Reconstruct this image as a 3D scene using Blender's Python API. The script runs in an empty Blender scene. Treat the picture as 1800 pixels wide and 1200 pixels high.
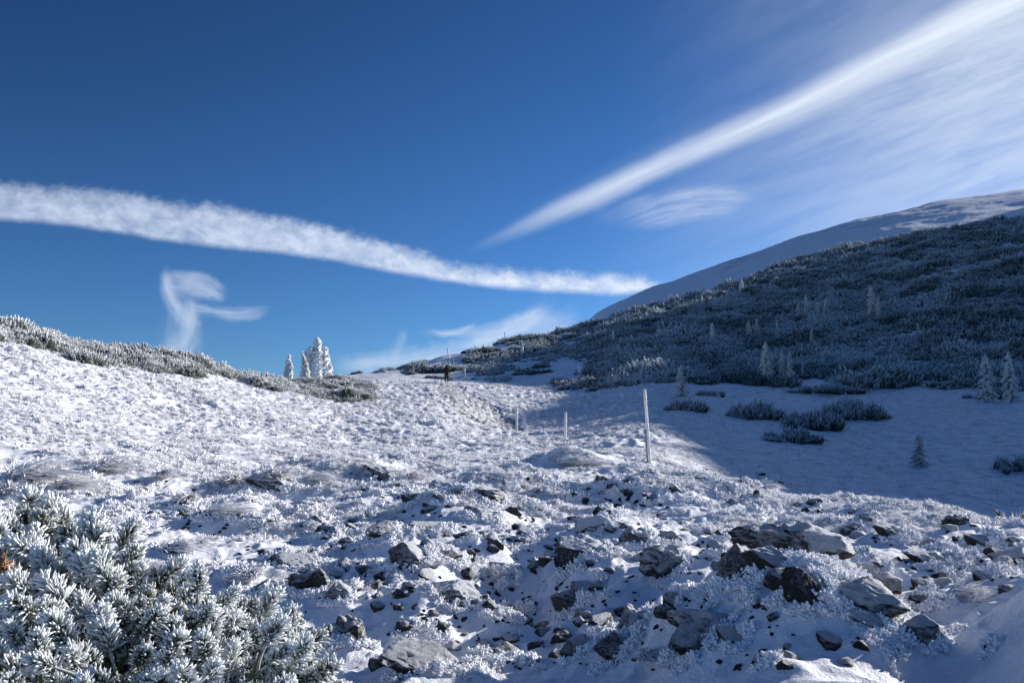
import bpy, math, random
import numpy as np
from mathutils import Vector, Matrix, Euler

SC = bpy.context.scene
COL = SC.collection
R = math.radians
rng = np.random.default_rng(11)
random.seed(11)

# ------------------------------------------------------------------ camera, sun, sky, exposure
CZ = 1.6                      # eye height above the ground under the camera
F = 1413.0                    # focal length in photo pixels (photo 1800 x 1200)
PITCH = math.atan(160 / F)
cd = bpy.data.cameras.new('camera')
cd.sensor_width = 36; cd.lens = 36 * F / 1800
cd.clip_start = 0.05; cd.clip_end = 20000
cam = bpy.data.objects.new('camera', cd); COL.objects.link(cam)
cam.location = (0, 0, CZ); cam.rotation_euler = (R(90) + PITCH, 0, 0)
SC.camera = cam
CP, SP = math.cos(PITCH), math.sin(PITCH)

SUN_AZ, SUN_EL = R(62), R(18.5)     # azimuth clockwise from +Y
SUN_DIR = Vector((math.sin(SUN_AZ) * math.cos(SUN_EL), math.cos(SUN_AZ) * math.cos(SUN_EL), math.sin(SUN_EL)))
sl = bpy.data.lights.new('sun', 'SUN'); sl.energy = 4.6; sl.angle = R(0.53); sl.color = (1.0, 0.955, 0.90)
so = bpy.data.objects.new('sun', sl); COL.objects.link(so)
so.rotation_euler = SUN_DIR.to_track_quat('Z', 'Y').to_euler()
SC.view_settings.view_transform = 'Standard'; SC.view_settings.look = 'None'
SC.view_settings.gamma = 1.0; SC.view_settings.exposure = 0.70
SC.render.engine = 'CYCLES'
SC.cycles.max_bounces = 5; SC.cycles.diffuse_bounces = 3; SC.cycles.glossy_bounces = 2
SC.cycles.transparent_max_bounces = 8; SC.cycles.use_denoising = True; SC.cycles.denoiser = 'OPENIMAGEDENOISE'
SC.cycles.use_adaptive_sampling = True; SC.cycles.adaptive_threshold = 0.01


class G:
    """small wrapper so shader maths can be written as expressions"""
    nt = None
    def __init__(s, sock): s.s = sock
    @staticmethod
    def m(op, *a, clamp=False):
        n = G.nt.nodes.new('ShaderNodeMath'); n.operation = op; n.use_clamp = clamp
        for i, v in enumerate(a):
            if isinstance(v, G): G.nt.links.new(v.s, n.inputs[i])
            else: n.inputs[i].default_value = v
        return G(n.outputs[0])
    def __add__(a, b): return G.m('ADD', a, b)
    __radd__ = __add__
    def __sub__(a, b): return G.m('SUBTRACT', a, b)
    def __rsub__(a, b): return G.m('SUBTRACT', b, a)
    def __mul__(a, b): return G.m('MULTIPLY', a, b)
    __rmul__ = __mul__
    def __truediv__(a, b): return G.m('DIVIDE', a, b)
    def __neg__(a): return G.m('MULTIPLY', a, -1.0)
    def abs(a): return G.m('ABSOLUTE', a)
    def pow(a, b): return G.m('POWER', a, b)
    def max(a, b): return G.m('MAXIMUM', a, b)
    def min(a, b): return G.m('MINIMUM', a, b)
    def clamp(a): return G.m('ADD', a, 0.0, clamp=True)
    def ramp(a, lo, hi, t0=0.0, t1=1.0, smooth=True):
        n = G.nt.nodes.new('ShaderNodeMapRange'); n.interpolation_type = 'SMOOTHSTEP' if smooth else 'LINEAR'; n.clamp = True
        for k, v in ((0, a), (1, lo), (2, hi), (3, t0), (4, t1)):
            if isinstance(v, G): G.nt.links.new(v.s, n.inputs[k])
            else: n.inputs[k].default_value = v
        return G(n.outputs[0])
    def curve(a, pts, x0, x1, y0, y1):
        """piecewise smooth y(x) through pts, through a Float Curve node"""
        t = a.ramp(x0, x1, smooth=False)
        n = G.nt.nodes.new('ShaderNodeFloatCurve'); c = n.mapping.curves[0]
        pp = [((x - x0) / (x1 - x0), (y - y0) / (y1 - y0)) for x, y in pts]
        c.points[0].location = pp[0]; c.points[1].location = pp[-1]
        for q in pp[1:-1]: c.points.new(*q)
        n.mapping.use_clip = False; n.mapping.update()
        G.nt.links.new(t.s, n.inputs['Value'])
        return G(n.outputs[0]) * (y1 - y0) + y0


def vec(x, y, z=0.0):
    n = G.nt.nodes.new('ShaderNodeCombineXYZ')
    for i, v in enumerate((x, y, z)):
        if isinstance(v, G): G.nt.links.new(v.s, n.inputs[i])
        else: n.inputs[i].default_value = v
    return n.outputs[0]


def noise(v, scale, detail=3.0, rough=0.5, dist=0.0):
    n = G.nt.nodes.new('ShaderNodeTexNoise'); n.inputs['Scale'].default_value = scale
    n.inputs['Detail'].default_value = detail; n.inputs['Roughness'].default_value = rough
    n.inputs['Distortion'].default_value = dist
    if v is not None: G.nt.links.new(v, n.inputs['Vector'])
    return G(n.outputs[0])


def mixc(f, a, b):
    n = G.nt.nodes.new('ShaderNodeMix'); n.data_type = 'RGBA'
    ins = [i for i in n.inputs if i.type == 'RGBA']
    if isinstance(f, G): G.nt.links.new(f.s, n.inputs[0])
    else: n.inputs[0].default_value = f
    for k, v in ((0, a), (1, b)):
        if isinstance(v, (tuple, list)): ins[k].default_value = (*v[:3], 1)
        else: G.nt.links.new(v, ins[k])
    return [o for o in n.outputs if o.type == 'RGBA'][0]


def build_world():
    w = bpy.data.worlds.new('World'); SC.world = w; w.use_nodes = True
    nt = w.node_tree; G.nt = nt; L = nt.links.new
    bg = nt.nodes['Background']; bg.inputs[1].default_value = 0.049
    sky = nt.nodes.new('ShaderNodeTexSky'); sky.sky_type = 'NISHITA'; sky.sun_disc = False
    sky.sun_elevation = SUN_EL; sky.sun_rotation = SUN_AZ
    sky.altitude = 1900; sky.air_density = 1.0; sky.dust_density = 0.35; sky.ozone_density = 2.2
    tc = nt.nodes.new('ShaderNodeTexCoord'); sep = nt.nodes.new('ShaderNodeSeparateXYZ')
    L(tc.outputs['Generated'], sep.inputs[0])
    dx, dy, dz = (G(o) for o in sep.outputs)
    # coordinates in the plane of the cloud layer as seen towards the north face: straight trails stay straight
    fw = dy * CP + dz * SP
    up = dz * CP - dy * SP
    fws = fw.max(0.05)
    X = dx / fws * 14.13 + 9.0        # hundreds of units, growing to the east
    Y = 6.0 - up / fws * 14.13        # growing downwards
    front = fw.ramp(0.15, 0.35)
    # soft wobble
    wob = (noise(vec(X * 0.9, Y * 0.9, 3.1), 1.0, 4, 0.55) - 0.5)
    wob2 = (noise(vec(X * 1.0, Y * 1.0, 9.1), 3.5, 4, 0.6) - 0.5)
    total = None
    def add(m):
        nonlocal total
        total = m if total is None else 1.0 - (1.0 - total) * (1.0 - m)
    # --- trail 1: broad band from the left, sinking to the ridge
    top = X.curve([(-4, 2.8), (0, 3.16), (1, 3.27), (2, 3.36), (3, 3.50), (4, 3.62), (5, 3.80), (6, 4.02), (6.8, 4.25), (7.4, 4.42), (7.9, 4.58), (8.6, 4.68), (9.4, 4.76), (10.2, 4.80), (11.1, 4.83), (11.8, 4.95)], -4, 11.8, 2, 6)
    bot = X.curve([(-4, 3.4), (0, 3.90), (1, 3.98), (2, 4.12), (3, 4.28), (4, 4.40), (5, 4.50), (6, 4.64), (7, 4.84), (8, 5.00), (9, 5.12), (10, 5.17), (11, 5.20), (11.8, 5.02)], -4, 11.8, 2, 6)
    rag = wob * 0.26 + wob2 * 0.26 + (noise(vec(X * 1.0, Y * 1.6, 2.2), 9.0, 3, 0.6) - 0.5) * 0.12
    e1 = (Y - top + rag).ramp(-0.08, 0.24)
    e2 = (bot - Y + wob2 * 0.06 + wob * 0.05).ramp(-0.02, 0.13)
    puff = noise(vec(X * 1.5 + wob * 1.2, Y * 2.6 - X * 0.4 + wob2, 1.0), 1.9, 6, 0.6)
    puff2 = noise(vec(X * 1.0, Y * 1.3, 5.0), 1.6, 3, 0.5)
    dens = (puff * 0.6 + puff2 * 0.4).ramp(0.28, 0.70, 0.40, 1.0)
    fade = X.ramp(1.0, 9.0, 0.80, 1.08, False) * X.ramp(11.3, 11.9, 1, 0)
    add(e1 * e2 * dens * fade)
    # --- trail 2: rising to the upper right
    c2 = X.curve([(8.0, 4.50), (8.6, 4.25), (9.2, 3.97), (10, 3.62), (11, 3.18), (12, 2.72), (13, 2.30), (14, 1.86), (15, 1.36), (16, 0.86), (17, 0.36), (18, -0.08), (22, -1.7)], 8, 22, -2, 6)
    w2 = X.curve([(8.0, 0.04), (9, 0.14), (10, 0.20), (12, 0.22), (14, 0.27), (16, 0.33), (18, 0.42), (22, 0.6)], 8, 22, 0, 2)
    t = (Y - c2 + wob * 0.10) / w2
    core = (t.ramp(-1.5, 0.0) * t.ramp(0.0, 1.6, 1, 0))
    st = noise(vec(X * 0.55 + Y * 0.3, (Y + X * 0.47) * 5.5, 2.0), 1.0, 4, 0.6)
    add(core * st.ramp(0.2, 0.7, 0.62, 1.0) * X.ramp(8.0, 10.8, 0.0, 0.82) * X.ramp(10, 17, 0.9, 1.12, False))
    upg = (t.ramp(-2.6, -0.3) * t.ramp(0.0, 0.6, 1, 0)) * X.ramp(8.6, 12, 0, 0.13)
    add(upg)
    # --- cirrus veil below trail 2, thickening to the right
    below = t.ramp(-0.6, 1.6)
    s3 = noise(vec(X * 0.42 + wob * 0.5, (Y + X * 0.40) * 2.3 + wob * 0.5, 7.0), 1.0, 6, 0.62)
    s3b = noise(vec(X * 0.5, (Y + X * 0.34) * 6.0, 17.0), 1.0, 5, 0.6)
    veil = below * X.ramp(9.6, 18.5, 0.0, 0.70) * (s3 * 0.75 + s3b * 0.25).ramp(0.25, 0.66, 0.50, 1.0) * Y.ramp(1.2, 3.4, 1.0, 0.80)
    add(veil)
    # blue streak between trail 2 and veil, and haze above the trail on the far right
    add(X.ramp(10.5, 18.5, 0.0, 0.36) * (1.0 - below) * noise(vec(X * 0.35, (Y + X * 0.5) * 1.3, 4.0), 1.0, 4, 0.55).ramp(0.3, 0.7, 0.45, 1.0))
    # --- curled wisp under trail 2
    wx, wy = X - 11.9, Y - 3.62
    d = ((wx / 1.25).pow(2.0) if False else (wx / 1.25) * (wx / 1.25)) + ((wy + wx * 0.16) / 0.33) * ((wy + wx * 0.16) / 0.33)
    fib = noise(vec((X + wob * 0.8) * 0.9, (Y + X * 0.22 - wx * wx * 0.12) * 7.5, 12.0), 1.0, 4, 0.6)
    add((d + wob * 1.8).ramp(-0.1, 1.5, 1, 0) * fib.ramp(0.3, 0.75, 0.12, 0.50) * X.ramp(10.6, 12.0, 0.45, 1.0))
    # --- wisps made of short curved strokes (x0,y0,x1,y1,bend,halfwidth,strength)
    def stroke(x0, y0, x1, y1, bend, hw0, hw1, k, rough=0.5, cut=0.22):
        Ln = math.hypot(x1 - x0, y1 - y0); ux, uy = (x1 - x0) / Ln, (y1 - y0) / Ln
        px, py = X + wob * 0.12 - x0, Y + wob2 * 0.06 - y0
        s = (px * ux + py * uy) / Ln
        q = px * (-uy) + py * ux
        q = q - (s * (1.0 - s)) * (4 * bend)
        hw = s.ramp(0, 1, hw0, hw1, False)
        f = noise(vec(s * 1.3, (q / hw) * 1.6, x0 * 7 + y0), 1.0, 4, 0.6)
        prof = (q / hw * 0.72 + wob2 * 0.5).abs().ramp(0.0, 1.0, 1, 0)
        ends = s.ramp(-cut, cut * 0.6) * s.ramp(1 - cut * 0.6, 1 + cut, 1, 0)
        add(prof * ends * f.ramp(0.25, 0.65, 1 - rough, 1.0) * k)
    # "bird" wisp on the left
    stroke(2.90, 4.86, 3.34, 5.66, 0.10, 0.10, 0.20, 0.50, 0.4)
    stroke(2.98, 4.98, 3.80, 5.20, -0.06, 0.24, 0.12, 0.36, 0.5)
    stroke(3.34, 5.36, 3.02, 6.25, -0.16, 0.13, 0.34, 0.48, 0.5)
    stroke(3.10, 5.25, 2.98, 6.30, 0.0, 0.20, 0.30, 0.14, 0.8)
    stroke(2.96, 4.84, 3.90, 5.06, -0.10, 0.09, 0.09, 0.24, 0.7)
    stroke(3.20, 4.96, 3.86, 5.10, -0.05, 0.20, 0.14, 0.32, 0.7)
    stroke(3.35, 5.22, 3.92, 5.22, -0.03, 0.12, 0.07, 0.24, 0.7)
    stroke(3.40, 5.40, 4.56, 5.46, 0.06, 0.12, 0.09, 0.36, 0.6)
    stroke(3.9, 5.50, 4.55, 5.56, 0.06, 0.10, 0.06, 0.26, 0.6)
    # low wisps over the saddle
    stroke(6.2, 6.45, 9.9, 5.75, 0.12, 0.22, 0.30, 0.50, 0.5, 0.12)
    stroke(7.7, 5.86, 9.5, 5.50, 0.10, 0.07, 0.16, 0.30, 0.6)
    stroke(8.3, 6.05, 9.5, 5.52, 0.05, 0.16, 0.20, 0.42, 0.6)
    stroke(6.9, 6.25, 7.1, 5.85, 0.03, 0.14, 0.10, 0.20, 0.7)
    stroke(7.7, 5.85, 8.3, 5.72, 0.06, 0.07, 0.05, 0.28, 0.6)
    cl = (total * front).clamp()
    # sky colour: the clear winter air of the photograph, a little deeper and less green than the model's
    hs = nt.nodes.new('ShaderNodeHueSaturation'); hs.inputs['Saturation'].default_value = 1.12
    L(sky.outputs[0], hs.inputs['Color'])
    tint = nt.nodes.new('ShaderNodeMix'); tint.data_type = 'RGBA'; tint.blend_type = 'MULTIPLY'; tint.inputs[0].default_value = 1
    rg = [i for i in tint.inputs if i.type == 'RGBA']; L(hs.outputs[0], rg[0]); rg[1].default_value = (0.56, 0.90, 1.30, 1)
    skyc = [o for o in tint.outputs if o.type == 'RGBA'][0]
    val = X.ramp(-2.0, 13.0, 0.80, 1.10) * Y.ramp(-1.0, 6.0, 0.86, 1.16)
    bc = nt.nodes.new('ShaderNodeVectorMath'); bc.operation = 'SCALE'; L(skyc, bc.inputs[0]); L((val * front + (1.0 - front)).s, bc.inputs['Scale']); skyc = bc.outputs[0]
    cb = X.ramp(2, 17, 0.0, 1.0)
    ccol = mixc(cb, (9.0, 10.2, 12.4), (11.0, 12.0, 13.4))
    out = mixc(cl, skyc, ccol)
    L(out, bg.inputs[0])
build_world()

# ------------------------------------------------------------------ numpy noise
_perm = np.random.default_rng(5).permutation(256); _perm = np.concatenate([_perm, _perm, _perm])
_gr = np.random.default_rng(6).normal(size=(256, 2)); _gr /= np.linalg.norm(_gr, axis=1)[:, None]
def pn(x, y, seed=0):
    x = np.asarray(x, float) + seed * 17.13; y = np.asarray(y, float) + seed * 9.71
    xi = np.floor(x).astype(np.int64); yi = np.floor(y).astype(np.int64)
    xf = x - xi; yf = y - yi; xi &= 255; yi &= 255
    u = xf * xf * xf * (xf * (xf * 6 - 15) + 10); v = yf * yf * yf * (yf * (yf * 6 - 15) + 10)
    def g(i, j, a, b):
        h = _perm[_perm[i & 255] + (j & 255)]
        return _gr[h, 0] * a + _gr[h, 1] * b
    n00 = g(xi, yi, xf, yf); n10 = g(xi + 1, yi, xf - 1, yf)
    n01 = g(xi, yi + 1, xf, yf - 1); n11 = g(xi + 1, yi + 1, xf - 1, yf - 1)
    return ((n00 * (1 - u) + n10 * u) * (1 - v) + (n01 * (1 - u) + n11 * u) * v) * 1.5
def fb(x, y, sc, octv=3, seed=0, gain=0.5):
    s = 0; a = 1; t = 0
    for k in range(octv):
        s = s + a * pn(x / sc * 2 ** k, y / sc * 2 ** k, seed + k); t += a; a *= gain
    return s / t
def billow(x, y, sc, octv=2, seed=0):
    s = 0; a = 1; t = 0
    for k in range(octv):
        s = s + a * (1 - np.abs(pn(x / sc * 2 ** k, y / sc * 2 ** k, seed + k)) * 2); t += a; a *= 0.5
    return s / t
def sst(x, a, b):
    t = np.clip((x - a) / (b - a), 0, 1); return t * t * (3 - 2 * t)

# ------------------------------------------------------------------ terrain: tan(elevation) as a smooth function of direction and distance
def ray(px, py):
    u = (px - 900) / F; v = (600 - py) / F
    return np.array([u, CP - v * SP, SP + v * CP])
def azT(px, py):
    d = ray(px, py); h = math.hypot(d[0], d[1]); return math.atan2(d[0], d[1]), d[2] / h
CTRL = {
 -500: [(1.5, None, -1.0), (3, 1400), (6, 1100), (10, 945), (16, 830), (26, 710), (38, 610), (50, 540), (60, 535), (75, 570), (110, 640), (250, 760), (700, 800)],
 0: [(1.2, None, -1.30), (2.3, 1560), (3.2, 1400), (5, 1190), (7, 1070), (9.5, 975), (13, 890), (18, 822), (26, 732), (38, 648), (50, 596), (57, 577), (66, 590), (85, 640), (120, 700), (300, 780), (800, 800)],
 300: [(1.2, None, -1.30), (2.4, 1480), (3.6, 1275), (5, 1165), (7, 1055), (9.5, 962), (13, 890), (18, 834), (27, 768), (42, 700), (57, 643), (65, 625), (75, 640), (95, 680), (140, 720), (300, 780), (800, 800)],
 600: [(1.2, None, -1.30), (2.4, 1440), (3.6, 1250), (5, 1140), (7, 1035), (9.5, 950), (13, 882), (18, 834), (22, 815), (30, 785), (45, 748), (60, 712), (75, 682), (84, 668), (92, 672), (120, 668), (150, 660), (200, 700), (400, 780), (800, 800)],
 785: [(1.2, None, -1.30), (2.4, 1425), (3.5, 1238), (4.8, 1135), (6.5, 1036), (9, 935), (13, 875), (18, 833), (24, 808), (36, 778), (50, 750), (66, 712), (80, 683), (90, 673), (100, 670), (115, 660), (140, 640), (165, 622), (185, 632), (250, 700), (400, 760), (800, 800)],
 900: [(1.2, None, -1.30), (2.4, 1430), (3.6, 1242), (5, 1130), (7, 1025), (9.5, 935), (13, 880), (18, 838), (24, 812), (36, 785), (50, 768), (65, 745), (78, 704), (95, 676), (115, 652), (140, 626), (165, 604), (180, 596), (205, 620), (300, 700), (800, 800)],
 1000: [(1.2, None, -1.30), (2.4, 1425), (3.6, 1235), (5, 1120), (7, 1018), (9.5, 935), (13, 880), (18, 840), (24, 812), (34, 793), (45, 778), (60, 745), (76, 708), (92, 680), (110, 645), (140, 612), (170, 590), (195, 578), (220, 590), (300, 640), (800, 800)],
 1140: [(1.2, None, -1.30), (2.4, 1410), (3.6, 1210), (5, 1100), (7, 1010), (9.5, 940), (13, 878), (18, 835), (22, 815), (28, 800), (38, 768), (55, 730), (75, 692), (88, 668), (105, 635), (130, 600), (165, 562), (195, 540), (215, 536), (250, 545), (300, 520), (345, 504), (380, 520), (800, 700)],
 1026: [(150, 598), (175, 584), (195, 571), (215, 572), (260, 576), (335, 568), (370, 580), (800, 760)],
 1060: [(1.2, None, -1.30), (2.4, 1418), (3.6, 1225), (5, 1110), (7, 1014), (9.5, 938), (13, 879), (18, 838), (24, 810), (34, 785), (45, 765), (60, 736), (76, 700), (92, 675), (110, 642), (140, 607), (170, 580), (195, 565), (215, 561), (250, 566), (300, 552), (335, 541), (370, 555), (800, 740)],
 1220: [(150, 564), (200, 522), (215, 519), (250, 521), (300, 495), (345, 478), (385, 495), (800, 690)],
 1290: [(1.2, None, -1.30), (2.3, 1380), (3.4, 1170), (4.8, 1068), (6.8, 992), (9.5, 940), (13, 890), (17, 861), (19.5, 850), (22, 853), (28, 842), (38, 800), (55, 745), (72, 702), (85, 680), (105, 635), (130, 590), (165, 542), (200, 505), (225, 497), (260, 493), (310, 466), (350, 452), (390, 470), (800, 650)],
 1390: [(150, 553), (200, 484), (225, 467), (255, 461), (310, 434), (365, 417), (410, 436), (800, 620)],
 1500: [(1.2, None, -1.30), (2.2, 1370), (3.3, 1160), (4.6, 1065), (6.5, 1000), (9, 950), (12, 907), (15, 886), (17, 881), (20, 889), (28, 895), (36, 862), (48, 800), (62, 745), (78, 700), (86, 683), (105, 628), (130, 575), (165, 515), (200, 465), (228, 440), (255, 433), (310, 402), (370, 386), (420, 405), (800, 600)],
 1650: [(1.2, None, -1.25), (2.2, 1400), (3.2, 1210), (3.7, 1150), (4.3, 1135), (6.0, 1035), (8, 975), (11, 920), (14, 900), (16, 898), (20, 925), (30, 930), (40, 862), (50, 800), (64, 735), (78, 698), (86, 682), (105, 618), (130, 560), (165, 490), (200, 437), (232, 408), (255, 400), (310, 372), (390, 352), (440, 368), (800, 550)],
 1800: [(1.2, None, -1.10), (2.2, 1360), (2.9, 1180), (3.5, 1060), (4.1, 1045), (5.6, 1045), (7.5, 985), (10, 945), (13, 930), (15, 932), (19, 965), (28, 990), (36, 928), (46, 845), (58, 765), (72, 712), (84, 690), (105, 608), (130, 545), (165, 468), (200, 417), (235, 392), (255, 386), (310, 350), (400, 333), (460, 352), (800, 520)],
 2000: [(1.2, None, -.95), (2.2, 1240), (3.0, 1000), (3.8, 930), (5, 960), (7, 975), (10, 955), (13, 955), (19, 1000), (30, 1000), (44, 850), (60, 760), (80, 705), (105, 600), (130, 530), (165, 450), (200, 398), (235, 372), (310, 330), (420, 305), (480, 320), (800, 480)],
 2400: [(1.2, None, -.9), (2.5, 1080), (3.5, 960), (5, 950), (8, 975), (13, 980), (22, 1010), (34, 960), (55, 800), (80, 700), (110, 590), (150, 480), (200, 400), (300, 330), (420, 280), (800, 400)],
 3600: [(1.2, None, -1.0), (3, None, -.42), (8, None, -.16), (20, None, -.10), (40, None, -.02), (80, None, .08), (130, None, .16), (180, None, .20), (300, None, .20), (500, None, .15), (800, None, .08)],
}
_P, _T = [], []
AZK = 4.0
for px, rows in CTRL.items():
    for row in rows:
        if row[1] is None:
            a, _ = azT(px, 760); t = row[2]
        else:
            a, t = azT(px, row[1])
        _P.append((a * AZK, math.log(row[0]))); _T.append(t)
for adeg in (-75, -110):
    for rr in (1.2, 3, 8, 20, 60, 200, 800):
        _P.append((R(adeg) * AZK, math.log(rr))); _T.append(-CZ / rr + (0.12 if rr > 5 else 0.0) - 0.1 * (rr > 100))
for adeg in (95, 125):
    for rr in (1.2, 3, 8, 20, 60, 200, 800):
        _P.append((R(adeg) * AZK, math.log(rr))); _T.append(-CZ / rr)
_P = np.array(_P); _T = np.array(_T)
def _phi(d2): return np.sqrt(d2 + 0.0004)
_n = len(_P)
_A = np.zeros((_n + 3, _n + 3)); _D = ((_P[:, None] - _P[None]) ** 2).sum(-1)
_A[:_n, :_n] = _phi(_D) - 0.0 * np.eye(_n); _A[:_n, _n] = 1; _A[:_n, _n + 1:] = _P; _A[_n, :_n] = 1; _A[_n + 1:, :_n] = _P.T
_W = np.linalg.solve(_A, np.concatenate([_T, [0, 0, 0]]))
def baseT_exact(a, lr):
    q = np.stack([a * AZK, lr], -1).reshape(-1, 2); out = np.empty(len(q))
    for i in range(0, len(q), 20000):
        c = q[i:i + 20000]; d = ((c[:, None] - _P[None]) ** 2).sum(-1)
        out[i:i + 20000] = _phi(d) @ _W[:_n] + _W[_n] + c @ _W[_n + 1:]
    return out.reshape(np.shape(a))
_ga = np.radians(np.arange(-120, 130.01, 0.5)); _gl = np.arange(math.log(0.8), math.log(900) + .05, 0.025)
_GA, _GL = np.meshgrid(_ga, _gl, indexing='ij')
_GT = baseT_exact(_GA, _GL)
for _ in range(3):   # soften the kinks of the fit
    _GT[1:-1, 1:-1] = (_GT[1:-1, 1:-1] * 2 + _GT[:-2, 1:-1] + _GT[2:, 1:-1] + _GT[1:-1, :-2] + _GT[1:-1, 2:]) / 6
def baseZ(x, y):
    """smooth ground height"""
    r = np.hypot(x, y); a = np.arctan2(x, y); lr = np.log(np.maximum(r, 0.81))
    ac = np.clip(a, _ga[0], _ga[-1] - 1e-6)
    fa = (ac - _ga[0]) / R(0.5); fl = np.clip((lr - _gl[0]) / 0.025, 0, len(_gl) - 1.001)
    i = np.clip(fa.astype(int), 0, len(_ga) - 2); j = fl.astype(int); u = fa - i; v = fl - j
    T = (_GT[i, j] * (1 - u) + _GT[i + 1, j] * u) * (1 - v) + (_GT[i, j + 1] * (1 - u) + _GT[i + 1, j + 1] * u) * v
    z = CZ + r * T
    # unseen mountain shoulder added to the east, its height shaped to shade the valley
    sa, ca = math.sin(SUN_AZ), math.cos(SUN_AZ)
    ss = x * sa + y * ca; tt = -x * ca + y * sa
    s0 = np.maximum(150, 2.47 * tt)
    hh = np.interp(tt, [-250, -60, 0, 8, 14, 24, 37, 60, 75, 87, 121, 160, 220], [10, 33, 43, 44.6, 47.2, 45.3, 44.4, 44.0, 54.5, 69.0, 97, 110, 90])
    rid = hh - np.where(ss < s0, 0.55, 0.22) * np.sqrt((ss - s0) ** 2 + 30)
    z = z + sst(np.degrees(a), 33.5, 41) * sst(r, 40, 80) * np.maximum(0, rid - z)
    back = np.maximum(sst(np.degrees(a), -70, -115), sst(np.degrees(a), 95, 130))
    z = z * (1 - back) + back * (-0.03 * np.minimum(r, 200))
    return z * sst(r, 0.0, 1.2) 
def region_px(x, y, z):
    """pixel where a world point would show in the photograph (used once, to decide where each plant community grows)"""
    dz = z - CZ; f = y * CP + dz * SP; f = np.where(f < 0.05, 0.05, f)
    return 900 + F * x / f, 600 - F * (dz * CP - y * SP) / f

# ---------------------------------------------------------------- listed stones: px, py(centre), width, height, frost 0..1
ROCKS = [
 (155,838,12,8,.3),(245,867,24,13,.2),(327,895,22,20,.5),(360,918,34,15,.3),(443,920,72,20,.5),(480,858,78,26,.4),(420,928,22,14,.3),(520,897,60,10,.6),(553,927,30,14,.5),
 (573,947,48,20,.4),(533,1000,92,36,.5),(483,977,42,12,.5),(470,1040,120,40,.4),(548,1058,80,34,.4),(590,1075,50,36,.5),(590,1145,64,64,.4),(677,847,72,18,.3),(660,867,42,12,.5),(727,887,50,22,.15),(787,870,72,20,.6),
 (840,912,66,20,.5),(850,887,80,16,.6),(777,897,32,12,.6),(643,915,22,10,.2),(620,943,36,13,.3),(673,952,52,42,.35),(743,940,84,28,.35),(817,955,34,17,.3),(717,1000,84,38,.45),
 (783,1002,50,13,.4),(803,983,50,20,.3),(785,1062,108,40,.5),(845,1092,50,28,.5),(863,1107,30,30,.3),(643,1027,36,12,.3),(677,1043,46,11,.3),(607,1063,26,36,.4),(883,1013,38,15,.5),
 (902,1037,22,14,.4),(880,1047,14,10,.2),(883,1080,18,26,.5),(920,1090,18,14,.3),(900,1113,22,20,.4),(713,1127,30,38,.35),(747,1127,22,14,.3),(770,1138,30,22,.2),(752,1180,150,52,.35),
 (617,1157,70,50,.4),(838,1167,26,22,.4),(887,1173,42,30,.4),(923,1183,28,12,.3),(950,1189,20,14,.4),(933,893,42,15,.9),(1063,913,38,16,.3),(1060,895,22,14,.6),(1013,878,22,15,.5),
 (1080,868,22,20,.5),(1047,940,58,40,.9),(1117,963,50,30,.6),(1130,945,24,22,.5),(1173,960,42,22,.6),(933,947,42,20,.8),(923,967,32,13,.5),(983,932,30,11,.4),(1035,990,92,38,.6),
 (998,1015,60,30,.3),(1000,1090,56,50,.35),(1043,1073,48,36,.4),(1050,1117,44,46,.45),(1030,1053,52,12,.5),(1147,1083,38,40,.5),(1187,1077,22,36,.5),(1168,1017,74,46,.6),(1020,1163,54,32,.5),
 (1080,1173,72,36,.4),(1113,1127,58,44,.75),(1183,1180,34,26,.4),(907,822,36,11,.6),(960,847,44,12,.5),(1010,852,32,11,.5),(887,860,30,14,.4),(1140,837,30,13,.4),(1150,885,42,11,.3),
 (1110,862,26,10,.4),(1263,950,28,18,.5),(1283,947,20,14,.5),(1353,948,26,14,.4),(1330,942,22,13,.4),(1377,933,42,13,.5),(1350,985,104,38,.45),(1420,1003,120,42,.55),(1260,982,30,26,.5),
 (1300,1038,88,54,.55),(1360,1050,86,34,.65),(1315,1072,28,17,.3),(1385,1088,88,28,.45),(1418,1112,68,44,.35),(1447,1107,32,24,.6),(1517,1033,96,26,.6),(1533,1063,66,18,.5),
 (1570,950,56,17,.5),(1650,967,54,13,.5),(1500,930,20,8,.4),(1647,997,84,18,.5),(1723,967,52,15,.6),(1750,1010,52,26,.7),(1783,1000,44,34,.7),(1787,973,30,14,.6),(1623,1050,30,22,.4),
 (1620,1083,42,16,.4),(1657,1083,22,20,.4),(1593,1090,32,12,.4),(1545,1010,22,12,.3),(1513,1120,120,44,.85),(1533,1153,60,22,.6),(1617,1167,66,42,.7),(1250,1147,120,34,.7),
 (1220,1168,72,56,.45),(1290,1172,50,20,.5),(1343,1177,34,24,.5),(1207,1057,20,36,.4),(1677,1138,20,10,.3),(1740,1162,22,12,.3),(1293,858,32,10,.4),(1233,847,52,14,.5),(1317,850,28,9,.5),
 (1253,1098,22,8,.3),(1345,853,14,8,.8),(406,748,24,10,.85),(352,762,14,4,.3),(755,742,34,12,.6),
]
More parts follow.
